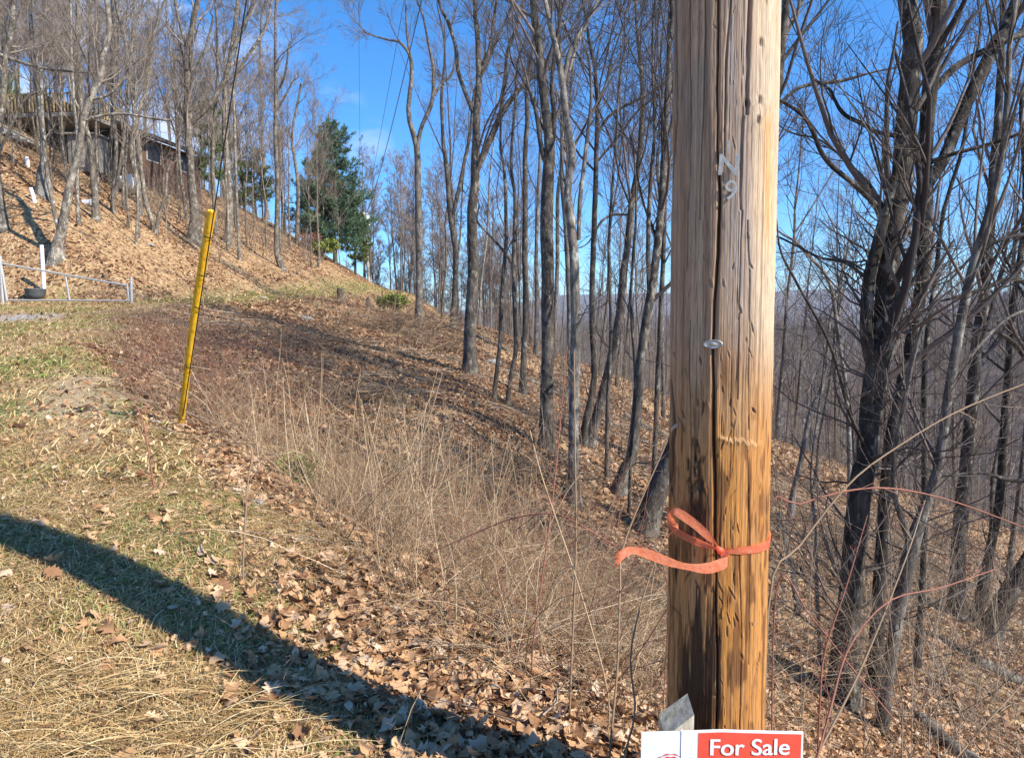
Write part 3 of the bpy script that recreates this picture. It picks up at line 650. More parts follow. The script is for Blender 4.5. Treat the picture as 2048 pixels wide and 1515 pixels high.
# --- trees up the left bank, in front of the house
LB = [
 (41, 'grey tree with curved foot behind the gate, its trunk swinging right', [[(113, 519, 28), (118, 480, 20), (124, 459, 18), (135, 393, 16), (143, 356, 14), (158, 304, 13), (164, 251, 13), (182, 193, 13), (201, 148, 12), (204, 114, 11), (217, 61, 10), (212, 0, 8)],
      [(160, 245, 7), (200, 232, 6), (250, 228, 5), (330, 240, 4)], [(178, 200, 6), (215, 190, 6), (245, 160, 5)], [(120, 470, 9), (104, 400, 8), (92, 330, 7), (86, 260, 6), (80, 160, 5)]]),
 (42, 'broad based grey stump of a tree high on the bank at far left', [[(86, 394, 26), (82, 350, 16), (87, 317, 11), (82, 238, 10), (71, 158, 9), (63, 53, 8), (62, 0, 7)]]),
 (43, 'tree below the balcony with a kink in its lower trunk', [[(191, 440, 14), (190, 396, 13), (182, 304, 11), (170, 250, 10), (158, 198, 11), (160, 140, 10), (156, 79, 9), (156, 0, 8)]]),
 (44, 'pale tree leaning left with its foot in a V beside a thin partner', [[(312, 466, 10), (300, 430, 9), (290, 396, 9), (283, 343, 8), (275, 264, 8), (264, 185, 7), (248, 79, 6), (230, 0, 5)], [(312, 464, 6), (318, 430, 6), (330, 390, 5), (335, 340, 4)]]),
 (45, 'tall tree with flared roots and a long limb rising right before the red house', [[(389, 486, 32), (389, 440, 20), (388, 406, 17), (380, 343, 14), (378, 264, 14), (375, 158, 14), (377, 106, 13), (388, 26, 11), (394, 0, 10)],
      [(380, 250, 9), (422, 206, 9), (449, 158, 9), (460, 120, 8), (470, 92, 8), (499, 26, 7), (510, 0, 6)], [(378, 110, 6), (360, 50, 5), (350, 0, 5)], [(383, 165, 6), (410, 100, 5), (425, 40, 4)]]),
 (46, 'upright grey tree right behind the guy wire', [[(456, 488, 16), (459, 393, 12), (452, 317, 11), (450, 230, 10), (454, 158, 9), (470, 60, 8), (476, 0, 7)], [(452, 200, 6), (490, 120, 6), (530, 60, 5), (545, 0, 4)]]),
 (47, 'whitish thin sapling just right of the upright tree by the guy wire', [[(479, 522, 6), (473, 380, 5), (470, 280, 5), (468, 150, 4), (480, 30, 3)]]),
 (48, 'birch white slender tree with bent foot above the old track', [[(566, 540, 13), (553, 499, 10), (555, 380, 8), (551, 280, 7), (551, 185, 6), (550, 53, 5), (552, 0, 4)], [(552, 190, 4), (570, 150, 4), (578, 90, 3)], [(551, 225, 4), (566, 200, 4), (585, 165, 3)]]),
 (49, 'twin of the next thin tree, left one of the two before the dark conifer', [[(594, 488, 8), (596, 380, 7), (590, 320, 6), (584, 270, 5), (600, 180, 4)]]),
 (50, 'right one of the two thin trees before the dark conifer, its top forked', [[(607, 488, 8), (611, 430, 7), (620, 340, 6), (640, 290, 5), (655, 240, 4)], [(611, 420, 5), (632, 390, 4), (642, 340, 4)]]),
 (51, 'pale straight tree rising left of the birch white one', [[(534, 436, 8), (528, 340, 7), (524, 240, 6), (520, 120, 5), (524, 20, 4)]]),
 (52, 'large pale tree cut by the left edge of the picture behind the gate', [[(8, 458, 20), (0, 400, 15), (-8, 300, 13), (4, 200, 12), (16, 90, 11), (30, 0, 9)], [(0, 110, 8), (60, 130, 6), (110, 140, 5), (190, 145, 3)], [(0, 300, 6), (50, 200, 5), (90, 180, 4)]]),
 (53, 'double stemmed tree at the top of the bank under the balcony end', [[(225, 425, 9), (228, 360, 8), (232, 300, 8), (226, 200, 7), (232, 100, 6), (225, 0, 5)], [(226, 400, 7), (240, 330, 6), (250, 250, 6), (262, 120, 5), (270, 0, 4)]]),
 (54, 'leaning bare tree over the propane tank', [[(282, 430, 10), (275, 360, 9), (262, 300, 8), (280, 220, 7), (300, 140, 7), (310, 60, 5), (330, 0, 4)]]),
 (55, 'slim tree right of the brick house corner', [[(432, 466, 9), (428, 400, 8), (425, 320, 7), (430, 230, 6), (436, 130, 5), (430, 0, 4)]]),
]
for sd, lab, st_ in LB:
    hero_tree(sd, lab, st_, BP if sd not in (42,) else BG, TP, .85, .0065, .38, ext=3., l1=.26, L1max=4, wob=.13, spread=(.4, 1.1))

# --- look-alike filler trees: prototypes, then copies
def proto_tree(seed, Ht, r, bmat, tmat, lvl=3, start=.4, minr=.008, dens=1.2, spread=(.4, .85)):
    rng = np.random.default_rng(seed)
    k = 14; z = np.linspace(0, Ht, k); lean = rng.normal(0, .035, 2)
    P = np.stack([lean[0]*z + .35*(fbm(z*.35, z*0, seed)-.5), lean[1]*z + .35*(fbm(z*.35, z*0, seed+3)-.5), z], -1); P -= P[0]
    R = r*(1-.88*(z/Ht)**1.1); P, R = flare(P, R, .4, .5)
    S = P[None]; SR = R[None]
    if rng.random() < .45:
        f = rng.uniform(.3, .6); i = int(f*(k-1)); d = nrm(np.array([rng.normal(), rng.normal(), 2.6])); L = Ht*(1-f)*.9
        s = np.linspace(0, 1, k)[:, None]; P2 = P[i] + d*s*L + np.array([0, 0, 1])*s**2*L*.12; S = np.stack([P, P2]); SR = np.stack([R, R[i]*.75*(1-.85*s[:, 0])])
    root = bpy.data.objects.new('bare_tree', None); COL.objects.link(root)
    g = Geo(); g.tubes(S, SR, 7); g.build('trunk', bmat, root)
    g = Geo()
    for A, Ar, sd in limb_levels(rng, S, SR, dens, minr, start, spread, .13, .22, 2.8)[:lvl]: g.tubes(A, Ar, 4 if sd == 6 else 3)
    g.build('crown', tmat, root); return root
def copy_tree(root, loc, rz, sc, label, group):
    c = root.copy(); COL.objects.link(c); c.location = loc; c.rotation_euler = (0, 0, rz); c.scale = (sc, sc, sc)
    tagp(c, label, 'tree', group)
    for ch in list(root.children):
        d = ch.copy(); COL.objects.link(d); d.parent = c
    return c
def far_from(x, y, d=1.0): return all((x-a)**2+(y-b)**2 > d*d for a, b in TREES)
def fill(protos, n, sampler, label, group, seed, mind=1.1, smin_=.75, smax_=1.15):
    rng = np.random.default_rng(seed); used = 0; tries = 0
    first = True
    while used < n and tries < 9000:
        tries += 1; x, y = sampler(rng)
        if not far_from(x, y, mind): continue
        px, py, d = proj(ground_pt(x, y))
        TREES.append((x, y)); z = float(H(x, y)) - .05
        copy_tree(protos[rng.integers(0, len(protos))], (x, y, z), rng.random()*6.28, rng.uniform(smin_, smax_), label, group); used += 1
PR_mid = [proto_tree(100+i, 13+i % 4, .05+.016*(i % 4), [BD, BD, BG, BD][i % 4], TG, 4, .3, .004, 1.0) for i in range(6)]
PR_pale = [proto_tree(120+i, 12+i % 3*1.5, .06+.02*(i % 3), BP, TP, 3, .3, .0085, 1.5, (.4, 1.0)) for i in range(5)]
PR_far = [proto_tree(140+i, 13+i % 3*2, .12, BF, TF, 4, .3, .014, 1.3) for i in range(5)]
def px_of(x, y): return 1024+F*x/y
def s_hollow(rng):
    while True:
        y = 17+43*rng.random()**.8; x = y*rng.uniform(-.1, .75)
        if 846 < px_of(x, y) and not (px_of(x, y) > 1500 and y < 27) and not (y < 20 and 870 < px_of(x, y) < 1330): return x, y
fill(PR_mid, 58, s_hollow, 'bare grey tree among the look-alike trunks crowding the hollow behind the nearer row', 'look-alike bare trees in the hollow', 1, 1.2)
def s_right(rng):
    while True:
        y = rng.uniform(9, 24); x = y*rng.uniform(.36, .95)
        if px_of(x, y) > 1560: return x, y
fill(PR_mid, 5, s_right, 'bare tree on the lower slope beyond the big dark cluster at right', 'bare trees below the big cluster', 2, 1.6, .6, .95)
def s_up(rng):
    while True:
        y = rng.uniform(28, 74); x = rng.uniform(-48, -11)
        p = px_of(x, y)
        if x < shoulder(y)-3.6 and -80 < p < 700 and not (-34 < x < -20 and 40 < y < 58): return x, y
fill(PR_pale, 70, s_up, 'pale bare tree of the look-alike crowd on the bank around and behind the house', 'look-alike pale trees on the bank', 3, 1.5)
def s_house(rng):
    return rng.uniform(-30, -16), rng.uniform(31, 43)
fill(PR_pale, 40, s_house, 'pale bare tree standing right in front of the house', 'look-alike pale trees before the house', 8, 1.1, .6, 1.0)
def s_crest(rng):
    while True:
        y = rng.uniform(74, 97); x = y*rng.uniform(-.215, .02)
        if x > shoulder(y)-1.5 or y > 84: return x, y
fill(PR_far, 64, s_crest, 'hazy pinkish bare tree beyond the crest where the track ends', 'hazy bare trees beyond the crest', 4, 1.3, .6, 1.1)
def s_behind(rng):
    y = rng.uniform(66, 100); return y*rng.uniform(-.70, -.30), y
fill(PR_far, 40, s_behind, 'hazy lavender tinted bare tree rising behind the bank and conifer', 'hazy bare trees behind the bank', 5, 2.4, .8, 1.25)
for p in PR_mid+PR_pale+PR_far:
    for ch in list(p.children): bpy.data.objects.remove(ch)
    bpy.data.objects.remove(p)
# --- distant wood as one mass
rng = np.random.default_rng(77)
n = 6500; r_ = 62+420*rng.random(n)**.75; a_ = rng.uniform(-.14, .80, n); X = r_*np.sin(a_); Y = r_*np.cos(a_)
k = (X/Y > -.03+.0*Y) | (r_ > 140); X, Y, r_ = X[k], Y[k], r_[k]; n = len(X); Z = H(X, Y)
Ht = rng.uniform(9, 16, n); sc_r = np.clip(r_/60, 1, 5)
P = np.zeros((n, 5, 3)); s = np.linspace(0, 1, 5)
P[:, :, 0] = X[:, None]+rng.normal(0, .5, (n, 1))*s; P[:, :, 1] = Y[:, None]; P[:, :, 2] = Z[:, None]-.3+Ht[:, None]*s
R = (.07+.05*rng.random(n))[:, None]*(1-.8*s)*np.sqrt(sc_r)[:, None]
G = Geo(); G.tubes(P, R, 3)
A, Ar = grow(rng, P, R, 9, .3, .97, .33, (.4, .9), 4, .15, .1, .5, .02, .6)
B, Br = grow(rng, A, Ar, 5, .2, .98, .55, (.4, .9), 3, .1, .12, .7, .018, .5)
G.tubes(A, Ar*1.1, 3); G.tubes(B, Br*1.1, 3)
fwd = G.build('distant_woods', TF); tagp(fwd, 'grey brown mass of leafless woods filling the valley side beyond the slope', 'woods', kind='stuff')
# ------------------------------------------------------------------ utility pole in the foreground
PY0 = 2.2; PR = .147
pa = at(1453.5, 0, PY0); pb = at(1430, 1400, PY0); pdir = (pa-pb)/(pa-pb)[2]
def axis(z): return pb + pdir*(z-pb[2])
zg = float(H(axis(0)[0], PY0)) - .3
ztop = 10.6
zs = np.concatenate([np.arange(zg, 2.75, .0024), np.linspace(2.76, ztop, 60)])
nth = 560; th = np.arange(nth)/nth*2*PI
# theta 0 faces the camera; uneven columns are not needed
cdir = math.atan2(-axis(1)[0], -axis(1)[1])            # direction from the axis to the camera
TH, ZZ = np.meshgrid(th, zs); AX = np.stack([axis(z) for z in zs])[:, None, :]
dirx = np.sin(cdir+TH); diry = np.cos(cdir+TH)
base = np.stack([AX[..., 0]+dirx*PR, AX[..., 1]+diry*PR, ZZ], -1)
PX, PYY, _ = proj(base)
front = (np.cos(TH) > -.05)
row_ok = (zs < 2.75)
arc = TH*PR
f1 = fbm(arc*430, ZZ*2.2, 201, 4); f2 = fbm(arc*110, ZZ*.8, 202, 4); f3 = fbm(arc*900, ZZ*30, 203, 3); f4 = fbm(arc*16, ZZ*3.2, 204, 4)
wave = .012*(fbm(arc*5, ZZ*2.5, 205, 3)-.5)
disp = .0026*(f1-.5) + .0022*(f2-.5) + .0012*(f3-.5) + .25*wave
# narrow seams between fibres
seam = np.abs(fbm(arc*170 + .8*fbm(arc*8, ZZ*2, 206, 2), ZZ*.55, 207, 2)-.5); seam = sstep(.026, .0, seam); disp = disp - .0022*seam
dark = .55*seam
def crack(xs_, ys_, ws_, depth, amt=1.):
    global disp, dark
    xc = np.interp(PYY, ys_, xs_) + 3*(fbm(PYY/60, PYY*0, int(xs_[0]), 3)-.5); w_ = .8*np.interp(PYY, ys_, ws_)
    m_ = np.exp(-((PX-xc)/w_)**2)*front*(PYY > ys_[0])*(PYY < ys_[-1])
    disp = disp - depth*m_; dark = np.maximum(dark, amt*m_)
crack([1441, 1437, 1434, 1440, 1436, 1429, 1425, 1427, 1430, 1430, 1432, 1434, 1432], [-900, 0, 277, 400, 505, 611, 690, 800, 965, 1083, 1121, 1298, 1600], [1.5, 1.5, 1.6, 3.2, 3.6, 3.0, 2.6, 2.8, 3.6, 3.0, 2, 2, 1.6], .016)
crack([1355, 1351, 1353, 1350, 1341, 1330, 1332, 1335, 1343, 1347, 1342, 1340, 1350], [-900, 0, 222, 277, 416, 558, 675, 717, 800, 860, 899, 960, 1010], [2, 3, 2.6, 3, 2.2, 1.6, 2, 3.4, 4.6, 5, 4, 3, .8], .010)
crack([1384, 1379, 1383, 1378], [-900, 0, 250, 420], [1, 1.1, 1, .6], .006, .8)
crack([1412, 1410, 1404, 1400], [-900, 100, 300, 440], [1, 1.2, 1.2, .8], .006, .85)
crack([1380, 1379, 1382, 1380], [640, 760, 900, 1100], [.8, 1.2, 1.3, .8], .006, .8)
crack([1470, 1462, 1452, 1449], [-900, 0, 120, 330], [1.5, 2.2, 2.4, 1.2], .006, .45)
crack([1500, 1500, 1485, 1480], [-900, 20, 250, 420], [2.5, 4, 3, 2], .006, .35)
crack([1518, 1500, 1492], [-900, 60, 230], [2, 4, 3], .007, .4)
crack([1484, 1478, 1476], [420, 620, 800], [1.4, 1.6, 1.2], .004, .5)
crack([1496, 1499, 1498, 1500], [440, 560, 760, 860], [2, 2.4, 2.2, 1], .004, .5)
crack([1495, 1500, 1497], [900, 1100, 1330], [1.2, 1.3, 1.2], .004, .6)
crack([1478, 1482, 1480], [1100, 1250, 1480], [1.2, 1.3, 1.2], .004, .6)
rngp = np.random.default_rng(5)
sl = []
for i in range(200):
    y_ = rngp.uniform(-40, 1480); u_ = rngp.normal(.0, .5)
    if abs(u_) > .93: continue
    k_ = .25 + .75*(sstep(640, 820, y_))
    if rngp.random() > k_: continue
    c_ = np.interp(y_, [0, 620, 1400], [1453, 1433, 1430]); sl.append((c_+u_*100, y_, rngp.uniform(.6, 2.1)*rngp.uniform(.6, 1.3), rngp.uniform(2.5, 13), rngp.normal(0, .3), rngp.uniform(.3, 1)))
for c_, y_ in ((1515, 240), (1494, 205), (1523, 84), (1519, 200)): sl.append((c_, y_, 3.6, 9, 0, 1.0))
for i in range(46): sl.append((rngp.normal(1393, 12), rngp.normal(960, 85), rngp.uniform(1.2, 2.8), rngp.uniform(5, 14), rngp.normal(0, .25), 1))
rowy = PYY[:, 0]
for (sx_, sy_, sw_, sh_, tl_, am_) in sl:
    r0 = np.where(np.abs(rowy-sy_) < 3*sh_+8)[0]
    if not len(r0): continue
    a_, b_ = r0[0], r0[-1]+1
    lx = PX[a_:b_]-sx_; ly = PYY[a_:b_]-sy_
    m_ = np.exp(-((lx-tl_*ly)/sw_)**2 - (ly/sh_)**4)*front[a_:b_]
    lip = np.exp(-((lx-tl_*ly-1.8*sw_)/sw_)**2 - (ly/sh_)**4)*front[a_:b_]
    disp[a_:b_] += -.0045*m_*am_ + .0015*lip; am_ = am_*(.55 if sy_ < 640 and sw_ < 3 else 1); dark[a_:b_] = np.maximum(dark[a_:b_], .9*am_*m_)
# the gouged shelf on the right half
edge = 882 + 16*(fbm(PX/5, PX*0, 210, 4)-.5) + .12*(PX-1475)
inx = sstep(1434, 1444, PX)*sstep(1532, 1500, PX)*front
gouge = inx*sstep(700, 800, PYY)*sstep(edge+1, edge-5, PYY); disp = disp - .006*gouge*(.5+.5*f4)
shelf = inx*np.exp(-((PYY-edge-2)/5)**2); disp = disp + .002*shelf
kn = np.exp(-((PX-1508)/26)**2-((PYY-222)/42)**2)*front; disp = disp + .004*kn + .002*kn*np.sin((PX+PYY*.8)/5)
V = base + np.stack([dirx, diry, 0*dirx], -1)*disp[..., None]
# pole colour: stains, weathering, creosote, darker cracks, cream towards the right edge
def cmix(a, b, f): return a*(1-f[..., None]) + np.array(b)*f[..., None]
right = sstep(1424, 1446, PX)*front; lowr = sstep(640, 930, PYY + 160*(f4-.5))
colr = np.ones(TH.shape+(3,))*np.array([.37, .225, .14])
colr = cmix(colr, [.53, .38, .245], sstep(.35, .7, f2)*.7)
colr = cmix(colr, [.30, .235, .195], sstep(.48, .66, f4)*.4*(1-lowr))
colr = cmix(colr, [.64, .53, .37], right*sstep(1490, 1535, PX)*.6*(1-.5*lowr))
grey = np.exp(-((PX-1475)/26)**2-((PYY-480)/190)**2) + np.exp(-((PX-1505)/16)**2-((PYY-920)/34)**2) + .8*np.exp(-((PX-1475)/22)**2-((PYY-60)/200)**2)
colr = cmix(colr, [.27, .26, .26], np.clip(grey*sstep(.35, .55, f1)*1.1, 0, .85)*front)
orange = np.exp(-((PX-1536)/9)**2)*sstep(190, 260, PYY)*sstep(560, 400, PYY)*front
colr = cmix(colr, [.62, .33, .12], orange*.8)
ochre = lowr*np.where(PX > 1432, 1, .7)*(.35+.9*f1); colr = cmix(colr, [.47, .205, .045], np.clip(ochre*1.1, 0, .94))
colr = cmix(colr, [.20, .085, .03], np.clip(np.exp(-((PX-1462)/24)**2-((PYY-760)/70)**2)*sstep(.38, .6, f2)*1.3, 0, .9)*front)
streak = fbm(arc*60, ZZ*9, 220, 4); streak2 = fbm(arc*170, ZZ*14, 221, 3)
PXn = PX + 34*(fbm(arc*25, ZZ*7, 230, 3)-.5); PYn = PYY + 520*(fbm(arc*60, ZZ*1.5, 231, 3)-.5)
blob_ = np.exp(-((PXn-1396)/46)**4-((PYn-1350)/150)**4)*1.25 + .75*np.exp(-((PX-1398)/40)**2-((PYY-1010)/150)**2) + .6*np.exp(-((PX-1345)/10)**2-((PYY-900)/90)**2)
blob_ = blob_ + .35*np.exp(-((PX-1470)/30)**2-((PYY-1400)/200)**2)
st_ = sstep(.40, .66, blob_*.64 + .55*(streak-.5) + .5*(streak2-.5) + .12)*front
colr = cmix(colr, [.045, .02, .011], np.clip(st_*.93, 0, .95))
colr = cmix(colr, [.15, .06, .022], np.clip(lowr*sstep(.50, .66, streak)*.8*(1-st_), 0, .85))
colr = cmix(colr, [.60, .40, .20], np.clip(shelf*.28+.15*gouge, 0, .8))
colr = cmix(colr, [.045, .025, .016], np.clip(dark, 0, .92))
colr = colr*((.80+.34*f3)*(.66+.66*f1))[..., None]
i0 = np.arange(len(zs)*nth).reshape(len(zs), nth)
Q = np.stack([i0[:-1], np.roll(i0, -1, 1)[:-1], np.roll(i0, -1, 1)[1:], i0[1:]], -1).reshape(-1, 4)
pbase = axis(float(H(axis(0)[0], PY0)))
pme = np_mesh('shaft', V.reshape(-1, 3), Q, True, pbase)
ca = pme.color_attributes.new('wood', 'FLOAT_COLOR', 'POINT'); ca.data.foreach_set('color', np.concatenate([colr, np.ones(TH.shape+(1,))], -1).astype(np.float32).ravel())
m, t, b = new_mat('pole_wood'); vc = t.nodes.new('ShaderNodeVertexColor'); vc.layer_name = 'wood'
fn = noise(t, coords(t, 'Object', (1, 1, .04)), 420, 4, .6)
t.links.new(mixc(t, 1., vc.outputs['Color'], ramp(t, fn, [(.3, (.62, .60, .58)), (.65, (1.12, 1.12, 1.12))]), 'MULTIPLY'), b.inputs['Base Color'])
b.inputs['Roughness'].default_value = .62; bump(t, b, fn, .35, .002)
pole = empty('utility_pole', pbase, 'big weathered wooden utility pole in the foreground, cracked, with dark tar stains low down', 'utility pole')
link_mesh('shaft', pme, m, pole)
metal = plain('aluminium', (.42, .40, .37), .55, .6, 60, .3); galv = plain('galvanised', (.46, .44, .42), .55, .3, 30, .3)
def surf(px, py, off=.0):
    """point on the pole's face at a pixel, and the outward normal"""
    u = np.clip((px - np.interp(py, [0, 620, 1400], [1453, 1433, 1430]))/np.interp(py, [0, 620, 1400], [106, 102, 97]), -.98, .98)
    a = -math.asin(u); r = ray(px, py)
    z = 1.6 + r[2]/r[1]*(PY0 - PR*math.cos(a)); n = np.array([math.sin(cdir+a), math.cos(cdir+a), 0.]); return axis(z)+n*(PR+off), n
s_test, _ = surf(1500, 700)
if abs(proj(s_test)[0]-1500) > 40:                     # sign of the angle
    pass
def text_mesh(body, height, extr, offset=0., shear=0., bold=0.):
    cu = bpy.data.curves.new('txt', 'FONT'); cu.body = body; cu.size = 1; cu.extrude = 0; cu.offset = bold; cu.shear = shear; cu.align_x = 'LEFT'
    o = bpy.data.objects.new('txt', cu); COL.objects.link(o); bpy.context.view_layer.update()
    me = bpy.data.meshes.new_from_object(o.evaluated_get(bpy.context.evaluated_depsgraph_get())); bpy.data.objects.remove(o)
    bm = bmesh.new(); bm.from_mesh(me); bmesh.ops.remove_doubles(bm, verts=bm.verts, dist=1e-5)
    r = bmesh.ops.extrude_face_region(bm, geom=bm.faces[:]) if extr > 0 else {'geom': []}; vs = [v for v in r['geom'] if isinstance(v, bmesh.types.BMVert)]
    for v in vs: v.co.z += extr/height
    xs_ = [v.co.x for v in bm.verts]; ys_ = [v.co.y for v in bm.verts]
    x0, x1, y0, y1 = min(xs_), max(xs_), min(ys_), max(ys_); s = height/(y1-y0)
    for v in bm.verts: v.co = Vector(((v.co.x-(x0+x1)/2)*s, (v.co.y-(y0+y1)/2)*s, v.co.z*height if False else v.co.z*s*0 + (extr if v.co.z > 1e-6 else 0)))
    bm.normal_update(); bmesh.ops.recalc_face_normals(bm, faces=bm.faces[:]); bm.to_mesh(me); bm.free()
    for p_ in me.polygons: p_.use_smooth = False
    return me
def stick_text(name, body, px, py, hpx, parent, mat, off=.004, roll=0., extr=.0015, bold=.02):
    p, n = surf(px, py, off); me = text_mesh(body, hpx/F*2.07, extr, bold=bold)
    zax = Vector(n); yax = Vector((0, 0, 1)); xax = yax.cross(zax).normalized(); mt_ = Matrix((xax, yax, zax)).transposed().to_4x4() @ Matrix.Rotation(roll, 4, 'Z')
    mt_.translation = Vector(p) - Vector(pbase); me.transform(mt_); o = link_mesh(name, me, mat, parent); return o
stick_text('metal_letter', 'N', 1451, 330, 40, pole, metal, .006, -.05)
stick_text('metal_letter', '1', 1451, 294, 24, pole, metal, .005, 0)
stick_text('metal_letter', '9', 1454, 381, 38, pole, metal, .005, -.08, bold=.006)
def oval_tag(px, py, wpx, hpx):
    p, n = surf(px, py, .010); n = Vector(n); yax = Vector((0, 0, 1)); xax = yax.cross(n).normalized()
    g = Geo(); k = 28; a = np.arange(k)/k*2*PI; rings = []
    for rr_, off in ((1, -.009), (1, .0016), (.9, .0024), (.86, .0016), (.3, .0016), (.26, .003), (.02, .003)):
        rings.append([np.array(p)-pbase + np.array(xax)*math.cos(t_)*wpx*1.12/F*2.07/2*rr_ + np.array([0, 0, 1])*math.sin(t_)*hpx/F*2.07/2*rr_ + np.array(n)*off for t_ in a])
    V = np.array(rings).reshape(-1, 3); ii = np.arange(len(rings)*k).reshape(len(rings), k)
    g.add(V, np.stack([ii[:-1], np.roll(ii, -1, 1)[:-1], np.roll(ii, -1, 1)[1:], ii[1:]], -1).reshape(-1, 4)); g.build('metal_tag', metal, pole)
oval_tag(1419, 688, 34, 18)
g = Geo()      # splinter
p, n = surf(1350, 853, .001); q_, n2 = surf(1356, 866, .02); g.tubes(np.array([[p, (p+q_)/2+n*.012, q_+n*.01]])-pbase, np.array([[.006, .004, .0006]]), 5); g.build('splinter', plain('raw_wood', (.55, .38, .27), .7), pole)

# flagging tape
def ribbon(G, pts, n=40, loc=(0, 0, 0)):
    """pts: world point (3), half-width vector (3)"""
    A = np.array([np.concatenate([p, h]) for p, h in pts]); s = catmull(A, n)
    C = s[:, :3]-np.array(loc); Hh = s[:, 3:]; V = np.stack([C+Hh, C+Hh*.33, C-Hh*.33, C-Hh], 1); V[:, 1] += .0012; 
    V = V.reshape(-1, 3); i = np.arange(n-1)[:, None]*4 + np.arange(3)[None]
    G.add(V, np.stack([i, i+1, i+5, i+4], -1).reshape(-1, 4))
m, t, b = new_mat('flagging_tape'); b.inputs['Base Color'].default_value = (.95, .24, .13, 1); b.inputs['Roughness'].default_value = .35; b.inputs['Specular IOR Level'].default_value = .5
tr = t.nodes.new('ShaderNodeBsdfTranslucent'); tr.inputs[0].default_value = (1, .25, .12, 1); ms = t.nodes.new('ShaderNodeMixShader'); ms.inputs[0].default_value = .6
t.links.new(b.outputs[0], ms.inputs[1]); t.links.new(tr.outputs[0], ms.inputs[2]); t.links.new(ms.outputs[0], t.nodes['Material Output'].inputs[0])
fn = noise(t, coords(t, 'Object'), 70, 4); bump(t, b, fn, .7, .006)
t.links.new(ramp(t, fn, [(.3, (1, .26, .12)), (.75, (1, .45, .27))]), b.inputs['Base Color'])
tape_m = m
kp, kn_ = surf(1440, 1100, .012); tape = empty('flagging_tape', kp, 'orange pink plastic ribbon knotted round the pole with its tail blowing left', 'ribbon')
pts = []
for a in np.linspace(0, 2*PI, 33):
    # a=0 at the knot, running right, round the back and in again from the left
    yy_ = np.interp(a, [0, PI/2, PI, 3*PI/2, 2*PI], [1100, 1100, 1085, 1066, 1097]); r = ray(1440, yy_); z = 1.6+r[2]/r[1]*(PY0-PR)
    dn = np.array([math.sin(cdir-a), math.cos(cdir-a), 0]); hw = np.interp(a, [0, .4, PI/2, PI, 4.7, 6.0, 6.28], [.004, .011, .0165, .0165, .0165, .011, .004])
    pts.append((axis(z)+dn*(PR+.0045), np.array([0, 0, hw])+dn*.001))
g = Geo(); ribbon(g, pts, 120, kp); g.build('band', tape_m, tape)
def pt(px, py, Y, dx, dy): return (at(px, py, Y), np.array([dx, 0, -dy])/F*Y)
g = Geo(); Yk = 2.035
ribbon(g, [pt(1440, 1100, Yk, 2, 6), pt(1418, 1074, Yk-.01, 6, -4), pt(1390, 1048, Yk-.02, 7, -6), pt(1365, 1030, Yk-.03, 5, -8), pt(1349, 1022, Yk-.03, 2, -7), pt(1341, 1030, Yk-.02, -6, -4), pt(1345, 1046, Yk, -8, 0), pt(1356, 1052, Yk+.01, 1, 6), pt(1346, 1062, Yk+.02, -7, 4), pt(1337, 1072, Yk+.04, -4, 8)], 60, kp); g.build('loop', tape_m, tape)
g = Geo()
ribbon(g, [pt(1438, 1096, Yk, 2, 6), pt(1447, 1106, Yk-.02, -4, 8), pt(1456, 1116, Yk-.04, -3, 7), pt(1446, 1126, Yk-.06, 6, 10), pt(1412, 1136, Yk-.08, 4, 11), pt(1372, 1132, Yk-.10, 0, 7), pt(1335, 1122, Yk-.12, -2, 9), pt(1298, 1108, Yk-.15, -2, 10), pt(1266, 1100, Yk-.17, 2, 8), pt(1252, 1104, Yk-.18, 6, 8), pt(1240, 1112, Yk-.18, 10, 4)], 90, kp)
for k_ in range(5): ribbon(g, [pt(1252, 1102+2*k_, Yk-.18, 1, 2), pt(1240, 1106+4*k_, Yk-.19, 1, 2), pt(1232-(k_ % 2)*5, 1108+7*k_, Yk-.19, 1, 1)], 8, kp)
g.build('tail', tape_m, tape)
g = Geo(); g.tubes(np.array([[at(1434, 1094, Yk)-kp, at(1441, 1101, Yk-.012)-kp, at(1448, 1104, Yk)-kp]]), np.array([[.006, .011, .005]]), 8); g.build('knot', tape_m, tape)

# for sale sign and its stake
SY = 1.86
white_m = plain('sign_white', (.80, .81, .82), .4, 0, 22, .10); red_m = plain('sign_red', (.80, .09, .055), .4, 0, 26, .16); stake_m = None
def sgn(px, py, off=0.):     # the sign's own plane, bowed a little
    x = at(px, py, SY); x[1] += .004*math.cos((px-1283)/324*PI-PI/2)*-1 - off; return x
g = Geo(); K = 24; top = np.interp(np.linspace(1283, 1607, K), [1283, 1440, 1607], [1464, 1457, 1463]); V = []
zb = float(at(1283, 1464, SY)[2])-.30
for i, px in enumerate(np.linspace(1283, 1607, K)):
    a_ = sgn(px, top[i]); 
    for yo in (0, .004):
        V.append(a_+[0, yo, 0]); V.append(np.array([a_[0]-.002*(1 if px < 1440 else -1), a_[1]+yo, zb]))
V = np.array(V); q = []
for i in range(K-1):
    o = 4*i; q += [[o, o+1, o+5, o+4], [o+2, o+6, o+7, o+3], [o, o+4, o+6, o+2], [o+1, o+3, o+7, o+5]]
q += [[0, 2, 3, 1], [4*K-4, 4*K-3, 4*K-1, 4*K-2]]
sb = np.array([at(1445, 1460, SY)[0], SY, float(H(.5, SY))]); g.add(V-sb, np.array(q))
sign = empty('for_sale_sign', sb, 'white and red real estate sign reading For Sale at the foot of the pole', 'sign')
g.build('board', white_m, sign, smooth=False)
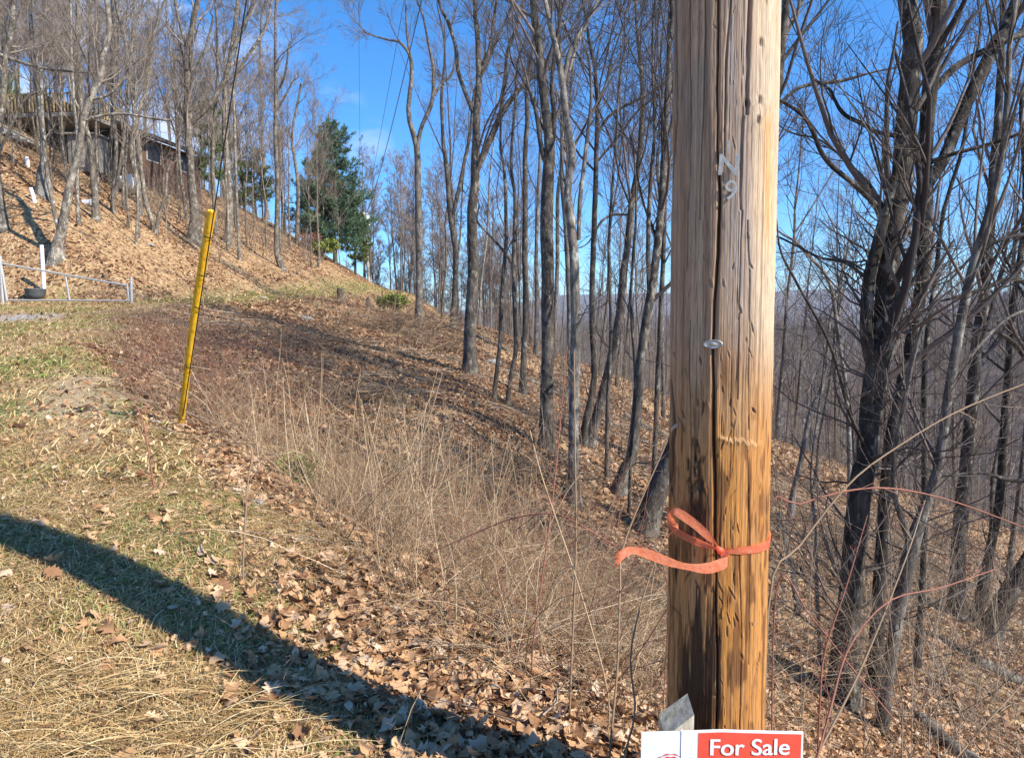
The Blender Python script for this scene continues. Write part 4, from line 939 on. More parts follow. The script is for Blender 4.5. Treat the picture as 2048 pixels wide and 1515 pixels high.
def panel(name, px0, px1, y0, zb_, mat, off):
    g = Geo(); V = []; K = 18
    for px in np.linspace(px0, px1, K):
        a_ = sgn(px, np.interp(px, [1283, 1440, 1607], [1464, 1457, 1463])+y0, off); V += [a_, [a_[0], a_[1], zb_]]
    q = [[2*i, 2*i+1, 2*i+3, 2*i+2] for i in range(K-1)]; g.add(np.array(V)-sb, np.array(q)); return g.build(name, mat, sign, smooth=False)
panel('red_panel', 1396, 1603, 4.0, zb+.006, red_m, .0008)
me0 = text_mesh('For Sale', 35.5/F*SY, 0, bold=.0); xs_ = [v.co.x for v in me0.vertices]; wd_ = max(xs_)-min(xs_); kx = (166/F*SY)/wd_
c_ = sgn(1499, 1490.5, .0022); bm = bmesh.new()
for q_, (dx_, dz_) in enumerate(((0, 0), (-.0007, 0), (.0007, 0), (0, .0006), (0, -.0006), (.0013, 0), (-.0013, 0))):
    mc = me0.copy()
    for v in mc.vertices:
        x = v.co.x*kx+dx_; px_ = 1499 + x/SY*F; y_ = sgn(px_, 1490, .0022+q_*.0001)[1]
        v.co = Vector((c_[0]+x-sb[0], y_-sb[1], c_[2]+v.co.y+dz_-sb[2]))
    bm.from_mesh(mc)
me = bpy.data.meshes.new('lettering'); bm.to_mesh(me); bm.free()
link_mesh('lettering', me, white_m, sign)
def scallop(name, R, mat, off, inner=0.):
    k = 64; a = np.arange(k)/k*2*PI; rad = R*(1+.035*np.cos(a*14)); c_ = sgn(1341, 1505, off)-[0, 0, 42/F*SY]
    V = [[c_[0]+rad[i]*math.cos(a[i]), c_[1], c_[2]+rad[i]*math.sin(a[i])] for i in range(k)] + [[c_[0]+inner*math.cos(a[i]), c_[1], c_[2]+inner*math.sin(a[i])] for i in range(k)]
    q = [[i, (i+1) % k, k+(i+1) % k, k+i] for i in range(k)]; g = Geo(); g.add(np.array(V)-sb, np.array(q)); g.build(name, mat, sign, smooth=False)
scallop('emblem', 42/F*SY, plain('emblem_rim', (.55, .12, .12), .4), .0006, 39.5/F*SY); scallop('emblem', 36/F*SY, red_m, .0009, .001)
g = Geo(); g.box(sgn(1363, 1480, .0012)-sb-[0, 0, .10], (.0025, .0016, .27)); g.build('ridge', plain('ridge_white', (.86, .88, .9), .3), sign)
m, t, b = new_mat('weathered_stake'); n = noise(t, coords(t, 'Object', (1, 1, .15)), 60, 5, .65); n2 = noise(t, coords(t, 'Object'), 14, 4)
c = ramp(t, n, [(.3, (.30, .24, .17)), (.65, (.62, .53, .40))]); c = mixc(t, maprange(t, n2, .48, .62, 0, .6), c, (.26, .27, .12)); t.links.new(c, b.inputs['Base Color']); bump(t, b, n, .6, .004)
p0 = at(1352, 1440, SY+.055); hw = .039; zt = float(at(1385, 1413, SY+.03)[2]); gz = float(H(p0[0], p0[1]))-.2
sk = empty('stake', (p0[0], p0[1], gz+.2), 'weathered square wooden stake cut aslant on top, holding up the white and red sign', 'stake')
Vs = np.array([[-hw, -hw, gz], [hw, -hw, gz], [hw, hw, gz], [-hw, hw, gz], [-hw, -hw, zt-.078], [hw, -hw, zt-.014], [hw, hw, zt+.004], [-hw, hw, zt-.056]])
Vs[:, 0] += p0[0]; Vs[:, 1] += p0[1]; Vs[:, 0:2] += 0; g = Geo(); g.add(Vs-np.array([p0[0], p0[1], gz+.2]), np.array([[0, 1, 5, 4], [1, 2, 6, 5], [2, 3, 7, 6], [3, 0, 4, 7], [4, 5, 6, 7]]))
so = g.build('post', m, sk, smooth=False)

# ------------------------------------------------------------------ guy wire, guard, overhead lines, distant pole
A = hit(362, 857); topw = axis(9.4)
wire_m = plain('steel_cable', (.05, .05, .052), .5, .6)
def run(name, pts, r, mat, label, cat, group=None, sides=6, n=24):
    s = catmull(np.array(pts), n); b0 = pts[0]; g = Geo(); g.tubes((s-np.array(b0))[None], np.full((1, n), r), sides); o = g.build(name, mat); o.location = b0; return tagp(o, label, cat, group)
run('guy_wire', [A, A*.75+topw*.25-[0, 0, .03], A*.5+topw*.5-[0, 0, .06], topw], .0055, wire_m, 'black steel guy wire climbing from the yellow guard up out of the picture', 'wire')
m, t, b = new_mat('yellow_plastic'); n = noise(t, coords(t, 'Object', (1, 1, .1)), 40, 5, .6)
t.links.new(ramp(t, n, [(.32, (.42, .20, .012)), (.5, (.80, .43, .02)), (.75, (.88, .55, .06))]), b.inputs['Base Color']); b.inputs['Roughness'].default_value = .4
gtop = at(424, 422, A[1]-.85); guard = empty('guy_guard', A, 'tall yellow plastic guy wire guard leaning in the brush', 'guy guard')
s = np.linspace(0, 1, 40)[:, None]; ln = A*(1-s)+gtop*s + np.array([-.02, 0, 0])*np.sin(s*PI)
side = np.array([1, .2, 0]); g = Geo(); g.tubes((ln-A)[None], (.026+.010*s[:, 0])[None], 10); g.disc_caps(gtop-A, .036, gtop-A); g.build('shell', m, guard)
g = Geo()
for o_ in (-.029, .031): g.tubes((ln-A+side*o_*(.75+.3*s)+[0, -.012, 0])[None], np.full((1, 40), .0065), 6)
g.tubes((ln-A+[0, -.031, 0]*(.75+.3*s))[None], np.full((1, 40), .005), 6)
g.build('rib', m, guard)
g = Geo()
for f_ in (.06, .32, .60, .74, .90): c_ = A*(1-f_)+gtop*f_-A; d_ = nrm(gtop-A); g.tubes(np.array([[c_-d_*.006, c_+d_*.006]]), np.full((1, 2), .041), 12)
g.build('band', plain('dark_band', (.10, .07, .03), .6), guard)
# distant pole
FPY = 80.; fb = np.array([at(738, 540, FPY)[0], FPY, 0]); fb[2] = float(H(fb[0], fb[1])); ftop = at(727, 424, FPY)
fp = empty('utility_pole', fb, 'pale distant utility pole with a white transformer near the conifer', 'utility pole')
pale = plain('pale_pole', (.48, .46, .43), .8, 0, 3, .2); g = Geo(); g.tubes(np.array([[[0, 0, -.3], (ftop-fb)*.5, ftop-fb]]), np.array([[.17, .15, .12]]), 10); g.disc_caps(ftop-fb, .12, [0, 0, 1]); g.build('shaft', pale, fp)
tp = at(735, 441, FPY-.4)-fb; g = Geo(); g.tubes(np.array([[tp-[0, 0, .5], tp+[0, 0, .45], tp+[0, 0, .55]]]), np.array([[.27, .27, .12]]), 14); g.disc_caps(tp+[0, 0, .55], .12, [0, 0, 1]); g.disc_caps(tp-[0, 0, .5], .27, [0, 0, -1]); g.build('transformer', plain('transformer_grey', (.66, .67, .66), .4, .1), fp)
g = Geo(); g.box(ftop-fb-[0, 0, .2], (.9, .1, .1)); g.build('crossarm', pale, fp)
def sagline(x0, z0, x1, sag, r, lab):
    a_ = axis(z0)+np.array([x0, 0, 0]); b_ = ftop+np.array([x1, 0, .0]); n_ = 40; s = np.linspace(0, 1, n_)[:, None]
    P = a_*(1-s)+b_*s; P[:, 2] -= sag*4*(s*(1-s))[:, 0]; g = Geo(); g.tubes((P-a_)[None], (r*(1+2.2*s[:, 0]))[None], 5); o = g.build('power_line', wire_m); o.location = a_; tagp(o, lab, 'wire', 'power lines in the gap of sky')
sagline(.95, 9.6, .35, 1.0, .009, 'thickest black power line running up the gap of blue sky')
sagline(.62, 10.2, .0, .9, .005, 'thin power line close on the left of the thickest black line')
sagline(-.9, 9.9, -.35, .5, .0035, 'faintest power line, leftmost in the gap of blue sky')
g = Geo(); c_ = axis(9.9); g.box(c_+[0, -.0, 0]-pbase, (2.4, .10, .12)); g.build('crossarm', plain('arm_wood', (.3, .22, .15), .8), pole)

# ------------------------------------------------------------------ gate and its posts
GYd = 22.0
def gp(px, py, Y=GYd): return at(px, py, Y)
def tube_thing(name, segs, mat, parent, b0, sides=8):
    for nm, a_, c_, r in segs:
        g = Geo(); g.tubes((np.array([[a_, (np.array(a_)+c_)/2, c_]])-b0), np.full((1, 3), r), sides); g.build(nm, mat, parent)
gb = gp(12, 603); gate = empty('gate', gb, 'grey pipe cattle gate with a sloping top rail closed across the track', 'gate')
tube_thing('gate', [('top_rail', gp(4, 527), gp(255, 571), .030), ('bottom_rail', gp(14, 600), gp(257, 601), .026), ('upright', gp(1, 522), gp(14, 602), .038), ('upright', gp(131, 552), gp(139, 600), .030), ('upright', gp(254, 567), gp(258, 602), .030)], galv, gate, gb)
g = Geo(); g.tubes(np.array([[gp(256, 596)-gb, gp(260, 590)-gb, gp(262, 580)-gb]]), np.full((1, 3), .012), 5); g.build('latch_chain', wire_m, gate)
pb_ = gp(263, 612); gpst = empty('gate_post', pb_, 'grey steel post where the gate closes, at its right end', 'post'); pt_ = gp(262, 553)
g = Geo(); g.tubes(np.array([[[0, 0, -.3], pt_-pb_]]), np.full((1, 2), .042), 10); g.disc_caps(pt_-pb_, .042, [0, 0, 1]); g.build('shaft', galv, gpst)
g = Geo(); g.tubes(np.array([[gp(260, 570)-pb_, gp(260, 602)-pb_]]), np.full((1, 2), .02), 6); g.build('stop_bar', galv, gpst)
pb_ = gp(6, 606); hp = empty('gate_post', pb_, 'hinge post of the gate at the left edge of the picture', 'post'); g = Geo(); g.tubes(np.array([[[0, 0, -.3], gp(0, 512)-pb_]]), np.full((1, 2), .055), 10); g.build('shaft', galv, hp)

# pipes, planter, pail
pvc = plain('white_pvc', (.82, .81, .84), .35)
def pipe(p0, p1, r, lab):
    b0 = hit(*p0); t0 = at(*p1, b0[1]); g = Geo(); g.tubes(np.array([[[0, 0, -.15], (t0-b0)*.5, t0-b0]]), np.full((1, 3), r), 12); g.disc_caps(t0-b0, r, t0-b0); o = g.build('pipe', pvc); o.location = b0; tagp(o, lab, 'pipe', 'white pipes stuck in the bank')
pipe((89, 590), (83, 490), .058, 'tallest white plastic pipe, standing behind the gate by the dark planter')
pipe((71, 405), (61, 376), .07, 'short white pipe leaning halfway up the bank above the gate')
pipe((56, 334), (53, 314), .09, 'small white pipe stub high on the bank under the balcony')
b0 = hit(72, 597) ; b0[1] += .0
g = Geo(); s = np.array([0, .02, .3, .6, .64, .64, .56, .2]); k_ = 20
rad = np.array([.01, .36, .40, .43, .45, .42, .40, .38])*.70; zz = np.array([0, 0, .12, .27, .30, .30, .26, .1])*1.05
a = np.arange(k_)/k_*2*PI; V = np.array([[rad[i]*math.cos(x), rad[i]*math.sin(x), zz[i]] for i in range(8) for x in a]); ii = np.arange(8*k_).reshape(8, k_)
g.add(V, np.stack([ii[:-1], np.roll(ii, -1, 1)[:-1], np.roll(ii, -1, 1)[1:], ii[1:]], -1).reshape(-1, 4)); o = g.build('planter', plain('dark_tub', (.075, .08, .085), .6, 0, 8, .3)); o.location = b0; tagp(o, 'dark grey round tub on the ground behind the gate', 'tub')
b0 = hit(174, 411); g = Geo(); g.tubes(np.array([[[-.22, 0, .1], [.22, 0, .13]]]), np.array([[.13, .15]]), 12); g.disc_caps([-.22, 0, .1], .13, [-1, 0, 0]); g.disc_caps([.22, 0, .13], .15, [1, 0, 0]); o = g.build('bucket', pvc); o.location = b0; tagp(o, 'small white bucket lying on its side in the leaves below the house', 'bucket')

# ------------------------------------------------------------------ the house on the bank
hc = np.array([-22.9, 45.0]); e_ = nrm(np.array([.12, 1.])); f_ = np.array([-e_[1], e_[0]])     # e: along the right wall, f: to the left
hz = float(H(*hc)) - .6; ROT = np.array([[-f_[0], e_[0], 0], [-f_[1], e_[1], 0], [0, 0, 1]])
hb = np.array([hc[0], hc[1], hz+.6])
house = empty('house', hb, 'red sided house with dark roof and yellow railed balcony behind the trees', 'house')
def L2W(l, e, z): return np.array([hc[0]+f_[0]*l+e_[0]*e, hc[1]+f_[1]*l+e_[1]*e, z])-hb
def hbox(name, l0, l1, e0, e1, z0, z1, mat, parent=house):
    g = Geo(); g.box(L2W((l0+l1)/2, (e0+e1)/2, (z0+z1)/2), (abs(l1-l0), abs(e1-e0), abs(z1-z0)), ROT); return g.build(name, mat, parent, smooth=False)
m, t, b = new_mat('red_siding'); p = coords(t, 'Object'); wv = t.nodes.new('ShaderNodeTexWave'); wv.bands_direction = 'Z'; wv.wave_profile = 'SAW'; wv.inputs['Scale'].default_value = 1.6; t.links.new(p, wv.inputs['Vector'])
c = mixc(t, maprange(t, wv.outputs['Fac'], .0, .25), (.10, .035, .02), ramp(t, noise(t, p, 5, 5), [(.3, (.09, .055, .042)), (.7, (.17, .105, .075))])); t.links.new(c, b.inputs['Base Color']); bump(t, b, wv.outputs['Fac'], .6, .03); sid = m
roofm = plain('dark_shingle', (.075, .065, .06), .9, 0, 9, .5); ydeck = plain('yellow_timber', (.46, .33, .15), .7, 0, 6, .25); gwood = plain('grey_timber', (.33, .30, .27), .85, 0, 6, .4); dglass = plain('dark_glass', (.03, .03, .03), .35, 0, spec=.3); conc = plain('concrete', (.25, .235, .215), .9, 0, 4, .3)
zw0, zw1 = hz-.8, hz+3.7
hbox('wall', 0, 10, 0, 8.2, zw0, zw1, sid)
g = Geo()     # gable roof, ridge along e
def roofpts(l, z, e): return L2W(l, e, z)
for sgn_ in (0,):
    ez0, ez1 = -1.0, 8.9; zt_ = zw1; ov = .8
    prof = [(-ov, zt_-.15), (5, zt_+1.9), (10+ov, zt_-.15), (10+ov, zt_+.05), (5, zt_+2.12), (-ov, zt_+.05)]
    V = np.array([roofpts(l, z, e) for e in (ez0, ez1) for l, z in prof]); q = [[i, (i+1) % 6, 6+(i+1) % 6, 6+i] for i in range(6)] + [[0, 1, 4, 5], [1, 2, 3, 4], [6, 11, 10, 7], [7, 10, 9, 8]]
    g.add(V, np.array(q))
g.build('roof', roofm, house, smooth=False)
g = Geo(); V = np.array([L2W(0, e, zw1) for e in (0, .2)]+[L2W(10, e, zw1) for e in (0, .2)]+[L2W(5, e, zw1+1.85) for e in (0, .2)]); g.add(V, np.array([[0, 2, 4, 4], [1, 5, 3, 3]])[:, [0, 1, 2, 3]]); g.build('gable', sid, house, smooth=False)
for l0, l1, z0, z1 in ((1.2, 2.2, hz+2.2, hz+4.1), (3.5, 5.2, hz+2.0, hz+4.1), (6.5, 8, hz+2.6, hz+3.9)):
    fr = hbox('window', l0-.08, l1+.08, -.05, .03, z0-.08, z1+.08, plain('trim', (.55, .5, .44), .6)); hbox('pane', l0, l1, -.08, -.03, z0, z1, dglass, fr)
for e0, e1, z0, z1 in ((2, 3.3, hz+2.4, hz+3.6), (5.5, 6.8, hz+2.4, hz+3.6)):
    fr = hbox('window', -.05, .03, e0-.08, e1+.08, z0-.08, z1+.08, plain('trim', (.5, .47, .42), .6)); hbox('pane', -.08, -.03, e0, e1, z0, z1, dglass, fr)
zd = float(at(200, 226, 42.)[2])
hbox('deck', .2, 9.6, -3.4, -.1, zd-.22, zd, gwood)
for l in (.4, 2.7, 5, 7.2, 9.4): hbox('post', l, l+.16, -3.3, -3.14, hz-1.5, zd-.22, gwood)
def rail(l0, l1, e0, e1):
    r = hbox('railing', min(l0, l1)-.03, max(l0, l1)+.03, min(e0, e1)-.03, max(e0, e1)+.03, zd+.98, zd+1.06, ydeck)
    n = int(max(abs(l1-l0), abs(e1-e0))/.21); g = Geo()
    for k_ in range(n+1):
        f = k_/n; g.box(L2W(l0+(l1-l0)*f, e0+(e1-e0)*f, zd+.52), (.06, .06, .94), ROT)
    g.build('balusters', ydeck, r, smooth=False)
rail(.25, 9.5, -3.35, -3.35); rail(.25, .25, -3.3, -.2)
hbox('shade_skirt', .6, 9.4, -.6, -.35, hz-1, zd-.3, plain('underdeck_shade', (.045, .04, .035), .95))  # near-black panel, the shade under the deck put into its colour
hbox('foundation', -.05, 10.05, -.06, 8.26, zw0-.6, zw0+.9, conc)
sh0 = at(178, 322, 41.); shz = float(H(sh0[0]-.4, 41.)); shed = empty('shed', (sh0[0], 41., shz), 'grey panelled lean-to under the balcony of the house', 'shed')
g = Geo(); g.box([0, 0, .75], (1.5, 1.2, 1.9)); g.build('wall', conc, shed, smooth=False); g = Geo(); g.box([0, -.05, 1.75], (1.75, 1.5, .08)); g.build('roof', gwood, shed, smooth=False); g = Geo(); g.box([-.2, -.62, .7], (.6, .05, 1.4)); g.build('door', gwood, shed, smooth=False)
tk = at(240, 320, 40.5); tk[2] = float(H(tk[0], tk[1])); tank = empty('propane_tank', tk, 'rounded white propane tank beside the grey lean-to', 'gas tank')
g = Geo(); s = np.linspace(0, 1, 14); rad = .42*np.sqrt(np.clip(1-(np.abs(s-.5)*2)**6, .0005, 1)); g.tubes(np.array([[[0, y_, .62] for y_ in s*1.9]]), rad[None], 18); g.build('shell', plain('tank_white', (.78, .78, .76), .3), tank)
g = Geo(); g.box([0, .4, .12], (.5, .08, .26)); g.box([0, 1.4, .12], (.5, .08, .26)); g.build('stand', conc, tank, smooth=False)
g = Geo(); g.tubes(np.array([[[0, .9, 1.0], [0, .9, 1.16]]]), np.full((1, 2), .13), 12); g.build('valve_cap', pvc, tank)
b0 = at(28, 296, 38.); b0[2] = float(H(b0[0], b0[1])); stp = empty('timber_steps', b0, 'pale weathered timber steps on the bank at the far left', 'steps')
for k_ in range(5): g = Geo(); g.box([k_*.34-.7, k_*.1, .55-k_*.16], (.5, 1.6, .12)); g.build('step', plain('pale_board', (.5, .49, .46), .8, 0, 9, .3), stp, smooth=False)
g = Geo(); g.tubes(np.array([[[-1.0, -.8, 1.0], [1.3, -.4, -.15]]]), np.full((1, 2), .06), 6); g.build('stringer', gwood, stp)

# ------------------------------------------------------------------ evergreens
def needlemat(name, a, b_):
    m, t, b = new_mat(name); r = t.nodes.new('ShaderNodeNewGeometry').outputs['Random Per Island']; t.links.new(ramp(t, r, [(0, a), (1, b_)]), b.inputs['Base Color']); b.inputs['Roughness'].default_value = .55
    return m
ND = needlemat('needles_dark', (.05, .10, .06), (.16, .25, .14)); NY = needlemat('needles_yellow', (.07, .10, .03), (.20, .245, .075)); RH = needlemat('rhododendron_leaves', (.09, .13, .02), (.30, .35, .07))
def conifer(seed, base, Ht, Rw, nm, label, bare=.12, dens=1.0, group=None):
    rng = np.random.default_rng(seed); root = empty('conifer', base, label, 'tree', group)
    z = np.linspace(0, Ht, 10); P = np.stack([.1*np.sin(z*.7+seed), .1*np.cos(z*.6), z-.3*(z == 0)], -1); R = .018*Ht*(1-.93*z/Ht)
    g = Geo(); g.tubes(P[None], R[None], 8); g.build('trunk', BD, root)
    nb = int(Ht*15*dens); t_ = bare+(1-bare)*rng.random(nb)**.9; a = rng.random(nb)*2*PI
    wid = Rw*np.interp(t_, [bare, bare+.12, .5, .85, 1], [.45, 1, .85, .42, .06])*rng.uniform(.45, 1.15, nb)*(1+.3*np.sin(3*a+seed)) + .15
    K = 6; s = np.linspace(0, 1, K); B = np.zeros((nb, K, 3)); B[:, :, 0] = np.cos(a)[:, None]*wid[:, None]*s; B[:, :, 1] = np.sin(a)[:, None]*wid[:, None]*s
    B[:, :, 2] = (t_*Ht)[:, None] + wid[:, None]*(.10*s - .25*s**2 + .34*s**4) + wid[:, None]*.5*(t_ > .8)[:, None]*s
    Br = (.022+.006*wid)[:, None]*(1-.8*s); g2 = Geo(); g2.tubes(B, Br, 3)
    C, Cr = grow(rng, B, Br, np.maximum((wid*9).astype(int), 3), .2, 1., .30, (.4, 1.1), 4, .10, .1, .5, .006, .6, .2, .9); g2.tubes(C, Cr, 3); g2.build('branches', BD, root)
    nt_ = len(C)*26; idx = rng.integers(0, len(C), nt_); p, tan, _ = sample(C, Cr, idx, .1+.9*rng.random(nt_))
    d = nrm(tan*.9 + rng.normal(0, .75, (nt_, 3)) + [0, 0, .15]); L = rng.uniform(.14, .30, nt_)[:, None]; sd_ = nrm(np.cross(d, rng.normal(size=(nt_, 3))))*rng.uniform(.012, .026, nt_)[:, None]*(Ht/10)**.5
    V = np.stack([p-sd_, p+sd_, p+d*L+sd_*.25, p+d*L-sd_*.25], 1).reshape(-1, 3); g3 = Geo(); g3.add(V, np.arange(nt_*4).reshape(-1, 4)); g3.build('needles', nm, root, smooth=False); return root
def on_ground_at(px, Y): x = (px-1024)/F*Y; return np.array([x, Y, float(H(x, Y))])
def conif(seed, px, Y, ytop, Rw, nm, lab, **k):
    b0 = on_ground_at(px, Y); tz = at(px, ytop, Y)[2]; conifer(seed, b0, max(tz-b0[2], 2.), Rw, nm, lab, **k)
conif(1, 672, 70, 246, 3.0, ND, 'big dark green conifer with ragged tiers above the end of the bank', dens=1.5)
conif(2, 628, 76, 322, 2.3, ND, 'smaller dark conifer tucked against the left of the big one')
conif(3, 520, 74, 300, 2.2, NY, 'olive green evergreen behind the thin trees left of the conifers', dens=.9)
conif(4, 715, 76, 388, 1.7, NY, 'low light green evergreen on the right of the big dark conifer')
conif(5, 8, 52, 108, 3.2, NY, 'dull green evergreen beside the house at the left edge', dens=.8)
conif(6, 432, 66, 205, 2.0, NY, 'dim evergreen glimpsed behind the far corner of the house', dens=.8)
def leaf_bush(seed, px, Y, w_, h_, mat, label, n=1500, ls=.11, name='shrub'):
    rng = np.random.default_rng(seed); b0 = on_ground_at(px, Y); root = empty(name, b0, label, 'shrub')
    P0 = np.zeros((9, 5, 3)); s = np.linspace(0, 1, 5); a = rng.random(9)*6.28; P0[:, :, 0] = np.cos(a)[:, None]*w_*.4*s; P0[:, :, 1] = np.sin(a)[:, None]*w_*.4*s; P0[:, :, 2] = h_*.75*s**.8
    R0 = np.full((9, 5), .018); B, Br = grow(rng, P0, R0, 12, .25, 1, .5, (.4, 1.1), 4, .1, .2, .6, .006); g = Geo(); g.tubes(P0, R0, 4); g.tubes(B, Br, 3); g.build('stems', BD, root)
    idx = rng.integers(0, len(B), n); p, tan, _ = sample(B, Br, idx, .3+.7*rng.random(n)); d = nrm(rng.normal(0, 1, (n, 3))+[0, 0, .4]); sd_ = nrm(np.cross(d, rng.normal(size=(n, 3))))*ls*.28
    p = p+rng.normal(0, .06, (n, 3)); V = np.stack([p, p+d*ls*.5+sd_, p+d*ls, p+d*ls*.5-sd_], 1).reshape(-1, 3); g = Geo(); g.add(V, np.arange(n*4).reshape(-1, 4)); g.build('leaves', mat, root, smooth=False)
leaf_bush(1, 655, 66, 2.4, 1.9, RH, 'yellow green rounded shrub below the conifers at the top of the bank', 2600, .2)
leaf_bush(2, 790, 34, 1.3, .9, RH, 'small bright green shrub on the slope under the end of the track', 1300, .12)
leaf_bush(3, 770, 36, .8, .7, RH, 'tiny green shrub just uphill of the small bright one', 600, .11)
leaf_bush(4, 625, 66, 1.8, 1.7, M['cane_red'], 'rust brown leafed shrub left of the yellow green rounded one', 1500, .14)
leaf_bush(5, 592, 6.3, .30, .28, RH, 'mossy yellow green tuft at the edge of the near brush', 500, .03)
# ------------------------------------------------------------------ stumps, logs, stones
def stump(px, py, hpx, rpx, label, mat=BD, cat='stump'):
    b0 = hit(px, py); Y = b0[1]; h_ = hpx/F*Y; r = rpx/F*Y; k_ = 16; a = np.arange(k_)/k_*2*PI; rg = np.random.default_rng(int(px))
    prof = [(1.5, -.15), (1.25, .05), (1.02, .25), (.95, .6), (.92, 1.0), (.5, 1.02), (.02, .98)]
    jag = 1+.14*np.sin(a*3+px)+.08*rg.normal(size=k_); V = np.array([[r*f*math.cos(x)*jag[i], r*f*math.sin(x)*jag[i], h_*z+(.1*h_*math.sin(x+px) if z > .9 else 0)] for f, z in prof for i, x in enumerate(a)])
    ii = np.arange(len(prof)*k_).reshape(len(prof), k_); g = Geo(); g.add(V, np.stack([ii[:-1], np.roll(ii, -1, 1)[:-1], np.roll(ii, -1, 1)[1:], ii[1:]], -1).reshape(-1, 4)); o = g.build('stump', mat); o.location = b0; tagp(o, label, cat)
stump(682, 602, 24, 7, 'dark sawn stump standing on the lower edge of the old track')
stump(736, 622, 26, 4, 'thin broken snag right of the sawn stump')
stump(950, 815, 14, 6, 'mossy short stump in the leaves left of the thickest grey trunk')
stump(730, 812, 22, 9, 'hollow rotten stump in the brush in the middle of the slope')
def log(p0, p1, r, label, mat=BG, Ya=None, jitter=.4):
    a_ = hit(*p0); b_ = hit(*p1); n = 16; s = np.linspace(0, 1, n)[:, None]; P = a_*(1-s)+b_*s; P[:, 2] = np.maximum(P[:, 2], H(P[:, 0], P[:, 1]))+r*.6
    P[:, 0] += r*jitter*(fbm(s[:, 0]*5, s[:, 0]*0, int(p0[0]), 2)-.5)*2; R = r*(1-.45*s[:, 0]); g = Geo(); g.tubes((P-a_)[None], R[None], 9); g.disc_caps(P[0]-a_, r, P[0]-P[1], 10); g.disc_caps(P[-1]-a_, R[-1], P[-1]-P[-2], 10)
    o = g.build('log', mat); o.location = a_; tagp(o, label, 'log')
log((1975, 1570), (1830, 1440), .10, 'rotting log with a dark cut end at the bottom right of the wood floor', BD)
log((892, 655), (1015, 705), .10, 'pale fallen log on the slope behind the stout forked tree', BP)
log((1010, 745), (1180, 822), .07, 'grey fallen trunk lying downhill between the two thick trunks', BP)
log((1250, 835), (1330, 878), .08, 'fallen log on bright leaves just left of the pole', BP)
log((1560, 1030), (1600, 1225), .06, 'thin log lying beyond the pole among bright leaves', BD)
log((1950, 1330), (2110, 1400), .10, 'long dead log crossing the floor at the right edge', BD)
log((330, 455), (392, 500), .09, 'dark log on the bank beside the flared tree', BD)
log((660, 700), (950, 800), .06, 'long dark fallen pole running down the middle of the slope', BD)
log((905, 905), (1060, 985), .06, 'dark rotten log above the foot of the flaky barked tree', BD)
rockm = plain('stone', (.27, .25, .22), .9, 0, 9, .35, .8)
def rock(px, py, r, label):
    b0 = hit(px, py); g = Geo(); u = np.linspace(0, PI, 9); v = np.arange(14)/14*2*PI; U, Vv = np.meshgrid(u, v, indexing='ij')
    rr_ = r*(.75+.5*fbm(U*1.3+px, Vv*.9, int(py), 3)); rr_[:, -1] = rr_[:, -1]; P = np.stack([rr_*np.sin(U)*np.cos(Vv)*1.3, rr_*np.sin(U)*np.sin(Vv), rr_*np.cos(U)*.6], -1)
    ii = np.arange(9*14).reshape(9, 14); g.add(P.reshape(-1, 3), np.stack([ii[:-1], np.roll(ii, -1, 1)[:-1], np.roll(ii, -1, 1)[1:], ii[1:]], -1).reshape(-1, 4)); o = g.build('rock', rockm); o.location = b0+[0, 0, r*.2]; tagp(o, label, 'rock')
rock(612, 640, .17, 'pale rounded stone alone on the leaves below the track')
rock(525, 598, .16, 'whitish stone on the grassy edge of the old track')
rock(985, 428+300, .2, 'grey stone by the foot of the stout forked tree')
rock(305, 850, .07, 'flat grey stone left of the yellow guard'); rock(330, 825, .05, 'small grey stone near the flat one left of the yellow guard')
rock(300, 492, .15, 'light stone on the leafy bank left of the guard top')
rock(512, 1010, .05, 'white pebble in the bare soil by the near verge')

# ------------------------------------------------------------------ dead stalks, briars and brush
def canes(G, rng, X, Y, L, r, lean=.25, droop=-.05, wob=.09, kids=3, kids2=0, K=7, kr=.4, kang=(.4, 1.1)):
    n = len(X); Z = H(X, Y)-.02; d = nrm(np.stack([rng.normal(0, lean, n), rng.normal(0, lean, n), np.ones(n)], -1)); P = np.empty((n, K, 3)); P[:, 0] = np.stack([X, Y, Z], -1); st = (L/(K-1))[:, None]
    fall = rng.normal(0, 1, (n, 3))*[1, 1, 0]*abs(droop)*1.5
    for k in range(1, K): d = nrm(d + rng.normal(0, wob, (n, 3)) + [0, 0, droop] + fall*.6); P[:, k] = P[:, k-1]+d*st
    zf = H(P[..., 0], P[..., 1])+.01; P[..., 2] = np.maximum(P[..., 2], zf)
    R = r[:, None]*(1-.7*np.linspace(0, 1, K)); G.tubes(P, R, 4 if K > 6 else 3)
    if kids:
        A, Ar = grow(rng, P, R, kids, .25, .98, kr, kang, 4, .03, .14, .65, .0007, .6, .04, .9); G.tubes(A, Ar, 3)
        if kids2: B, Br = grow(rng, A, Ar, kids2, .2, .98, .6, (.4, 1.1), 3, .02, .15, .75, .0006, .6, .02, .4); G.tubes(B, Br, 3)
def zone_pts(rng, n, y0, y1, dmin, dmax, pxa, pxb, pw=1.4, seed=0, thr=.45):
    X, Y = scatter_view(rng, n, y0, y1, pw, (pxa-1024)/F-.02, (pxb-1024)/F+.02); d = (X-shoulder(Y))*.8; nz = fbm(X*1.6, Y*1.6, 90+seed, 3)
    k = (d > dmin) & (d < dmax) & (nz > thr-.08*rng.random(len(X))) & (np.abs(X) > -1) & (Y > 2.9); return X[k], Y[k]
rng = np.random.default_rng(303)
G = Geo()      # tan upright stalks in the middle
X, Y = zone_pts(rng, 1050, 4.2, 11, -.1, 5.5, 440, 1180, 1.3, 1, .46); n = len(X)
